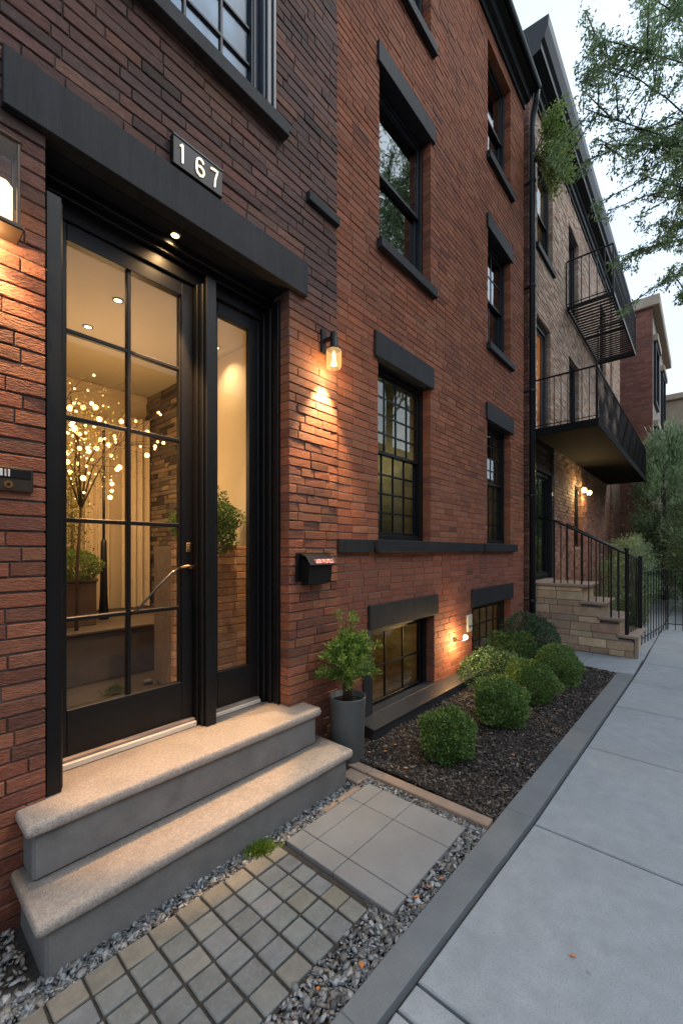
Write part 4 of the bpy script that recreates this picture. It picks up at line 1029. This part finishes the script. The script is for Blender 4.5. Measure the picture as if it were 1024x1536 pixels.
# ======================================================== lamps and small things
def wall_lamp_cyl():
    T = thing('wall_lamp', 'black bracket wall lamp with clear ribbed glass on the brick pier, lighting the bricks below', 'wall lamp', (2.39, YE, 3.2), 'wall lamps')
    s = MB(); s.box(2.365, 2.415, YE-.022, YE-.002, 3.22, 3.41, .004); s.box(2.375, 2.405, YE-.115, YE-.022, 3.30, 3.325, .004); s.build('bracket', M['black'], T)
    c = (2.39, YE-.125, 0)
    s = MB(); s.lathe([(.0001, 3.345), (.027, 3.345), (.029, 3.335), (.029, 3.235), (.036, 3.225), (.052, 3.222), (.056, 3.21), (.0001, 3.21)], c, 24); s.build('cap', M['black'], T, True)
    s = MB(); n = 48; prof = [(.054, 3.21), (.0575, 3.19), (.0575, 3.09), (.050, 3.07), (.040, 3.067)]
    vs = [((r*(1+.03*math.cos(k_*math.pi)))*math.cos(2*math.pi*k_/n)+c[0], (r*(1+.03*math.cos(k_*math.pi)))*math.sin(2*math.pi*k_/n)+c[1], z) for r, z in prof for k_ in range(n)]
    s.add(vs, [(i*n+k_, i*n+(k_+1) % n, (i+1)*n+(k_+1) % n, (i+1)*n+k_) for i in range(len(prof)-1) for k_ in range(n)])
    s.build('glass_shade', M['g_lamp'], T, True)
    s = MB(); s.lathe([(.0001, 3.20), (.010, 3.198), (.012, 3.16), (.016, 3.13), (.026, 3.095), (.0001, 3.085)], c, 16); s.build('bulb', M['bulb'], T, True)
    point('wall_lamp_light', (c[0], c[1]+.01, 3.05), 4.5, .03, (1, .68, .32))
    spot('wall_lamp_spot', (c[0]+.0, YE-.10, 3.05), 95, 74, .9, .02, (1, .68, .32), (R(13), 0, 0))
wall_lamp_cyl()
def lantern():
    T = thing('wall_lantern', 'rectangular bronze wall lantern with frosted glow, cut by the left edge', 'wall lantern', (.36, YE, 3.15), 'wall lamps')
    x0, x1, y0, y1, z0, z1 = .20, .428, YE-.125, YE-.012, 3.02, 3.36
    s = MB(); s.box(x0-.012, x1+.012, y0-.010, y1+.01, z0-.022, z0, .005); s.box(x0-.006, x1+.006, y0-.006, y1+.008, z1, z1+.016, .006)
    for (x, y) in ((x0, y0), (x1-.012, y0), (x0, y1-.012), (x1-.012, y1-.012), ((x0+x1)/2+.02, y0)): s.box(x, x+.012, y, y+.012, z0, z1, .002)
    s.box((x0+x1)/2-.03, (x0+x1)/2+.03, y1, YE, z0+.08, z0+.25, .004); s.build('frame', M['slot_plate'], T)
    s = MB(); s.box(x0+.004, x1-.004, y0+.004, y0+.007, z0, z1); s.box(x1-.008, x1-.005, y0+.008, y1-.004, z0, z1); s.build('glass', M['g_door'], T)
    s = MB(); s.box(x0+.02, x1-.02, y0+.025, y1-.02, z0+.004, z0+.19, .02); s.build('diffuser', emit('frosted_diffuser', (1, .72, .36), 2.0), T)
    point('lantern_light', ((x0+x1)/2, YE-.07, 2.97), 5, .02, (1, .66, .30)); spot('lantern_spot', ((x0+x1)/2+.02, YE-.07, 2.975), 22, 100, .9, .02, (1, .68, .32))
lantern()
def bulb_lamp(name, label, c, e, r=.03):
    T = thing(name, label, 'wall lamp', c, 'wall lamps'); s = MB()
    s.tube([(c[0], c[1]+.14, c[2]-.05), (c[0], c[1]+.05, c[2]-.055), (c[0], c[1], c[2]-.02)], .008, 6); s.lathe([(.03, 0), (.03, .012), (.0001, .012)], (c[0], c[1]+.14, c[2]-.05), 14, 'y'); s.build('bracket', M['steel'], T)
    s = MB(); s.lathe([(.0001, -r), (r*.7, -r*.7), (r, 0), (r*.7, r*.7), (.0001, r)], c, 14); s.build('bulb', M['bulb'], T, True)
    point('bulb_light', (c[0]-.03, c[1]-.0, c[2]-.05), e, .03, (1, .66, .28))
bulb_lamp('wall_lamp', 'small bare bulb wall lamp low on the red brick between the basement windows', (4.74, YR-.15, .61), 13, .032)
bulb_lamp('porch_lamp', 'left one of two warm porch bulbs under the lower balcony', (11.25, YR-.16, 3.1), 24, .06)
bulb_lamp('porch_lamp', 'right one of two warm porch bulbs under the lower balcony', (11.85, YR-.16, 3.1), 20, .06)
UB_ = thing('utility_box', 'small pale grey plate on the red brick by the second basement window', 'utility box', (5.14, YR, .72))
s = MB(); s.box(5.08, 5.21, YR-.03, YR-.002, .60, .82, .005); s.build('cover', M['box_grey'], UB_); s = MB(); s.box(5.10, 5.19, YR-.034, YR-.0305, .66, .68, .001); s.build('hinge', M['steel'], UB_)

# mailbox on the pier
MBX = thing('mailbox', 'black wall mailbox with sloping flap holding red and white printed mail', 'mailbox', (2.27, YE, 1.4))
s = MB(); s.box(2.10, 2.46, YE-.015, YE-.002, 1.42, 1.635, .003); s.build('back_plate', M['black'], MBX)
s = MB(); s.prism([(YE-.016, 1.385), (YE-.085, 1.40), (YE-.098, 1.535), (YE-.098, 1.55), (YE-.016, 1.60)], 2.15, 2.40, 'x'); s.build('box', M['black'], MBX, fixn=True)
s = MB(); s.prism([(YE-.016, 1.628), (YE-.075, 1.610), (YE-.125, 1.545), (YE-.120, 1.540), (YE-.07, 1.600), (YE-.016, 1.617)], 2.135, 2.415, 'x'); s.build('flap', M['black'], MBX, fixn=True)
dv = Vector((0, -.05, -.065)).normalized(); nv = Vector((0, -.065, .05)).normalized()
def onflap(u, v, o): return Vector((u, YE-.075, 1.610))+dv*v+nv*o
s = MB(); s.quad(onflap(2.20, .030, .0015), onflap(2.405, .030, .0015), onflap(2.405, .072, .0015), onflap(2.20, .072, .0015)); s.build('print', M['paper'], MBX)
s = MB(); x = 2.205
while x < 2.40:
    w = rnd.uniform(.003, .010)
    for v0 in (.034, .047, .060):
        if rnd.random() < .75: s.quad(onflap(x, v0, .003), onflap(x+w, v0, .003), onflap(x+w, v0+.008, .003), onflap(x, v0+.008, .003))
    x += w+rnd.uniform(.002, .005)
s.build('print_marks', M['paper_white'], MBX)
s = MB(); s.box(2.385, 2.392, YE-.13, YE-.02, 1.625, 1.629); s.tube([onflap(2.412, 0, .003), onflap(2.412, .08, .003)], .003, 6); s.build('flap_edge', M['steel'], MBX)
# wall plaque on the far left
PQ = thing('wall_plaque', 'small bronze intercom plaque with pale slots on the brick at the left edge', 'plaque', (.40, YE, 1.95))
s = MB(); s.box(.25, .495, YE-.02, YE-.002, 1.91, 2.015, .004); s.build('plate', M['slot_plate'], PQ)
s = MB(); s.box(.27, .485, YE-.024, YE-.0205, 1.967, 2.006, .001); s.build('slot_panel', M['black'], PQ)
s = MB()
for (xa, xb) in ((.285, .305), (.312, .326), (.352, .366), (.372, .385), (.391, .398), (.403, .410)): s.box(xa, xb, YE-.027, YE-.0245, 1.972, 2.002, .001)
s.build('slot', M['paper_white'], PQ)
s = MB(); s.box(.396, .402, YE-.0275, YE-.0245, 1.985, 2.002, .0005); s.build('red_mark', M['paper'], PQ)
s = MB(); s.lathe([(.016, 0), (.016, .004), (.0001, .004)], (.405, YE-.0205, 1.938), 18, 'y'); s.lathe([(.016, 0), (.016, .004), (.0001, .004)], (.30, YE-.0205, 1.938), 18, 'y'); s.build('button', M['brass'], PQ)
s = MB(); s.lathe([(.007, 0), (.007, .003), (.0001, .003)], (.405, YE-.0247, 1.938), 12, 'y'); s.build('speaker_hole', M['black'], PQ)

# ======================================================== foyer contents
LT = thing('lit_tree', 'bare branched indoor tree hung with glowing fairy bulbs seen through the door glass', 'decorative tree', (1.22, 4.25, .955))
s = MB(); ends = []
s.tube([(1.20, 4.1, .955), (1.19, 4.05, 1.5), (1.19, 3.95, 2.0)], [.016, .013, .011], 8)
hubs = [Vector((1.19, 3.95, 2.0))]
for k_ in range(9):
    e = Vector((rnd.uniform(1.02, 1.75), rnd.uniform(3.75, 4.3), rnd.uniform(2.35, 3.0))); h0 = hubs[0]
    m_ = h0.lerp(e, .5)+Vector((rnd.uniform(-.06, .06), rnd.uniform(-.06, .06), .05)); s.tube([h0, m_, e], [.008, .006, .004], 5); hubs += [m_, e]
while len(ends) < 95:
    u_ = rnd.random()
    x = 1.02+abs(rnd.gauss(0, .28)); z = rnd.gauss(2.64, .26)
    if u_ < .12: x = rnd.uniform(1.5, 2.0); z = rnd.uniform(2.55, 2.95)
    e = Vector((x, rnd.uniform(3.65, 4.3), z))
    if not (1.0 < x < 2.05 and 2.0 < z < 3.2): continue
    h0 = min(hubs, key=lambda q: (q-e).length); m_ = h0.lerp(e, .5)+Vector((rnd.uniform(-.04, .04), rnd.uniform(-.04, .04), rnd.uniform(-.02, .05)))
    s.tube([h0, m_, e], [.0035, .0028, .002], 4); ends.append(e)
s.build('branch', M['twig'], LT, True)
b0 = MB(); b0.lathe([(.0001, -.013), (.009, -.009), (.013, 0), (.009, .009), (.0001, .013)], (0, 0, 0), 10)
rnd.shuffle(ends); bm0 = None
lt_loc = LT.location
for q in ends[:95]:
    q = Vector((min(q.x, 2.2), q.y, min(q.z, 3.35)))
    if bm0 is None:
        o = b0.build('bulb', M['bulb_fairy'], None, True); bm0 = o.data
    else: o = bpy.data.objects.new('bulb', bm0); COL.objects.link(o)
    o.parent = LT; o.location = q-lt_loc; k_ = rnd.choice([.6, .8, 1.0, 1.3, 1.7]); o.scale = (k_, k_, k_)
mb_ = MB()
for k_ in range(70):
    x = 1.02+abs(rnd.gauss(0, .2)); z = rnd.gauss(2.6, .25); y = rnd.uniform(3.7, 4.2)
    if not (x < 1.9 and 2.0 < z < 3.1): continue
    q_ = rnd.uniform(.003, .006); mb_.lathe([(.0001, -q_), (q_, 0), (.0001, q_)], (x, y, z), 6)
    h0 = min(hubs, key=lambda q: (q-Vector((x, y, z))).length)
tag(mb_.build('tiny_light', M['bulb_fairy'], LT), kind='stuff')
n = 900; P = np.stack([1.02+np.abs(nr.normal(0, .25, n)), nr.uniform(3.7, 4.25, n), nr.normal(2.5, .25, n)], 1); D = unit(nr.normal(0, 1, (n, 3)))
leaf_mesh('foliage', P, D, nr.uniform(.015, .035, n), cols(n, [(.30, .26, .06), (.20, .20, .06), (.26, .17, .05)]), M['leaf'], LT, .4)
point('tree_light', (1.35, 3.95, 2.75), 10, .25); point('tree_light', (1.5, 4.2, 2.2), 11, .25)
spot('planter_fill', (1.95, 2.75, 3.45), 90, 50, 1, .03, (1, .68, .36), (R(14), 0, 0))  # added fill spot without a fixture, brightens the brick planter
VN = thing('vine_plant', 'yellow-green trailing vine below the glowing bulbs inside the door', 'plant', (1.27, 4.7, .955))
n = 1600; P = np.stack([nr.normal(1.33, .07, n), nr.normal(4.7, .07, n), nr.uniform(1.5, 2.45, n)], 1); D = unit(nr.normal(0, .7, (n, 3))+np.array([0, 0, -.5]))
leaf_mesh('foliage', P, D, nr.uniform(.02, .045, n), cols(n, [(.30, .26, .05), (.18, .20, .05), (.12, .14, .04)]), M['leaf'], VN, .45)
s = MB(); s.tube([(1.30, 4.72, .955), (1.34, 4.7, 1.7), (1.33, 4.7, 2.4)], [.02, .015, .006], 6); s.build('stem', M['twig'], VN)
BP = thing('box_planter', 'clipped boxwood in a brown box planter seen low through the door glass', 'planter', (1.26, 4.35, .955))
s = MB(); s.box(1.10, 1.42, 4.28, 4.56, .956, 1.36, .006); s.box(1.09, 1.43, 4.27, 4.57, 1.361, 1.39, .004); s.build('box', surf('brown_box', (.10, .06, .035), .6, .3, 8, .3, 40, .003), BP)
P, d = bush_points((1.27, 4.40, 1.50), .20, .16, .15, 4500, .2, .3, 41); D = unit(d+nr.normal(0, .6, P.shape))
leaf_mesh('foliage', P, D, nr.uniform(.014, .028, len(P)), cols(len(P), [(.14, .22, .05), (.10, .18, .04), (.20, .28, .08)]), M['leaf'], BP, .55)
LP = thing('floor_post', 'slim black floor stand in front of the cream curtains', 'floor stand', (1.60, 4.6, .955))
s = MB(); s.tube([(1.59, 4.6, 1.75), (1.59, 4.6, 2.95)], .013, 8); s.build('upper_pole', M['black'], LP, True)
s = MB(); s.tube([(1.59, 4.6, .956), (1.59, 4.6, 1.2), (1.59, 4.6, 1.74), (1.59, 4.6, 1.77)], [.05, .035, .027, .014], 12); s.build('lower_pole', M['black'], LP, True)
def curtain(x0, x1, y, z0, z1, label, amp=.03, wl=.09):
    m_ = MB(); n = int((x1-x0)/.008); vs = []
    for i in range(n+1):
        x = x0+(x1-x0)*i/n; yy = y+amp*math.sin((x-x0)/wl*6.28)+amp*.4*math.sin((x-x0)/wl*2.3)
        vs += [(x, yy, z0), (x, yy, z1)]
    m_.add(vs, [(2*i, 2*i+2, 2*i+3, 2*i+1) for i in range(n)]); o = m_.build('curtain', M['curtain'], None, True); tag(o, label, 'curtain', 'foyer curtains')
curtain(1.62, 1.88, 5.25, .97, 3.2, 'narrow cream curtain hanging left of the black floor stand', wl=.065)
curtain(1.98, 2.33, 5.18, .97, 3.25, 'wider cream curtain hanging next to the dark stone wall', wl=.085)
PL = thing('brick_planter', 'low brick planter wall seen through the narrow side window', 'planter', (2.05, 3.3, .5))
bw = [(.46, .26, .14), (.38, .21, .11), (.50, .30, .17)]
wall(PL, 'brick_face', (0, 3.2, 0), (1, 0, 0), 1.62, 2.345, .505, 1.70, [], .068, lambda r, z: .2, lambda x, z: jc(rnd.choice(bw), .15, .05), M['brick'], M['mortar'], dep=.04)
s = MB(); s.box(1.625, 2.345, 3.245, 3.55, .505, 1.69); s.build('core', M['mortar'], PL)
P, d = bush_points((2.0, 3.30, 1.88), .30, .20, .22, 7500, .35, .4, 42); P = P[P[:, 0] < 2.34]; D = unit(nr.normal(0, .7, P.shape)+np.array([0, -.2, .1]))
leaf_mesh('foliage', P, D, nr.uniform(.018, .038, len(P)), cols(len(P), [(.09, .16, .04), (.06, .12, .03), (.13, .20, .06)]), M['leaf'], PL, .5)
for (x, y, r, lb) in ((1.32, 3.55, .07, 'round grass clump on the foyer floor behind the left glass'), (1.68, 3.45, .045, 'tiny plant with stones on the foyer floor behind the right glass')):
    T = thing('floor_plant', lb, 'plant', (x, y, .5)); n = 700; a = nr.uniform(0, 6.28, n); rr = np.abs(nr.normal(0, r*.4, n)); P = np.stack([x+rr*np.cos(a), y+rr*np.sin(a), np.full(n, .5)], 1)
    D = unit(np.stack([np.cos(a)*rr*14, np.sin(a)*rr*14, np.full(n, .5)], 1)+nr.normal(0, .2, (n, 3))); leaf_mesh('blades', P, D, nr.uniform(.04, .09, n), cols(n, [(.20, .18, .06), (.12, .14, .05)]), M['leaf'], T, .1)
for (x, y, r) in ((1.56, 3.25, .05), (1.6, 3.62, .04)):
    s = MB(); s.lathe([(.0001, -.02), (r, -.008), (r*.9, .012), (.0001, .022)], (x, y, .52), 14); tag(s.build('flat_stone', M['concrete_riser'], None, True), 'flat grey stone lying on the foyer floor, '+('nearer the glass' if y < 3.5 else 'behind the tiny plant'), 'stone', 'foyer floor stones')

# ============================================================= light, camera
w = bpy.data.worlds.new('World'); sc.world = w; w.use_nodes = True; nt = w.node_tree; N = nt.nodes; L = nt.links
bg = N['Background']; sky = N.new('ShaderNodeTexSky'); sky.sky_type = 'NISHITA'; sky.sun_disc = False
SE, SR = 28, 200
sky.sun_elevation = R(SE); sky.sun_rotation = R(SR); sky.air_density = 1.0; sky.dust_density = 3.0; sky.ozone_density = 1.5
hs = N.new('ShaderNodeHueSaturation'); hs.inputs['Saturation'].default_value = .45; L.new(sky.outputs[0], hs.inputs['Color'])
tc = N.new('ShaderNodeTexCoord'); mpn = N.new('ShaderNodeMapping'); mpn.inputs['Scale'].default_value = (1, 1, 2.5); L.new(tc.outputs['Generated'], mpn.inputs[0])
cn = N.new('ShaderNodeTexNoise'); cn.inputs['Scale'].default_value = 1.6; cn.inputs['Detail'].default_value = 6; L.new(mpn.outputs[0], cn.inputs['Vector'])
cr = N.new('ShaderNodeMapRange'); cr.inputs[1].default_value = .3; cr.inputs[2].default_value = .7; cr.inputs[3].default_value = .55; cr.inputs[4].default_value = 1; L.new(cn.outputs[0], cr.inputs[0])
mx = N.new('ShaderNodeMix'); mx.data_type = 'RGBA'; L.new(cr.outputs[0], mx.inputs[0]); L.new(hs.outputs[0], mx.inputs[6]); mx.inputs[7].default_value = (6.4, 7.8, 9.5, 1)
L.new(mx.outputs[2], bg.inputs['Color']); bg.inputs['Strength'].default_value = .08
sl_ = bpy.data.lights.new('sun', 'SUN'); sl_.energy = .5; sl_.angle = R(25); sl_.color = (1, .97, .93)
so_ = bpy.data.objects.new('sun', sl_); COL.objects.link(so_)
az = R(-55)   # direction the light comes from, measured from +X
dv = Vector((math.cos(az)*math.cos(R(48)), math.sin(az)*math.cos(R(48)), math.sin(R(48))))
so_.rotation_euler = dv.to_track_quat('Z', 'Y').to_euler()
sky.sun_elevation = R(48); sky.sun_rotation = math.pi/2-az

cam = bpy.data.cameras.new('camera'); co = bpy.data.objects.new('camera', cam); COL.objects.link(co)
cam.sensor_fit = 'VERTICAL'; cam.sensor_height = 36; cam.sensor_width = 24; cam.lens = 14.573
cam.shift_y = 58/1536; cam.clip_end = 1000; cam.clip_start = .02
co.location = (0, 0, 1.65); co.rotation_euler = (R(90), 0, R(41.13-90))
sc.camera = co
sc.view_settings.view_transform = 'Standard'; sc.view_settings.look = 'None'; sc.view_settings.gamma = 1
sc.view_settings.exposure = 1.12
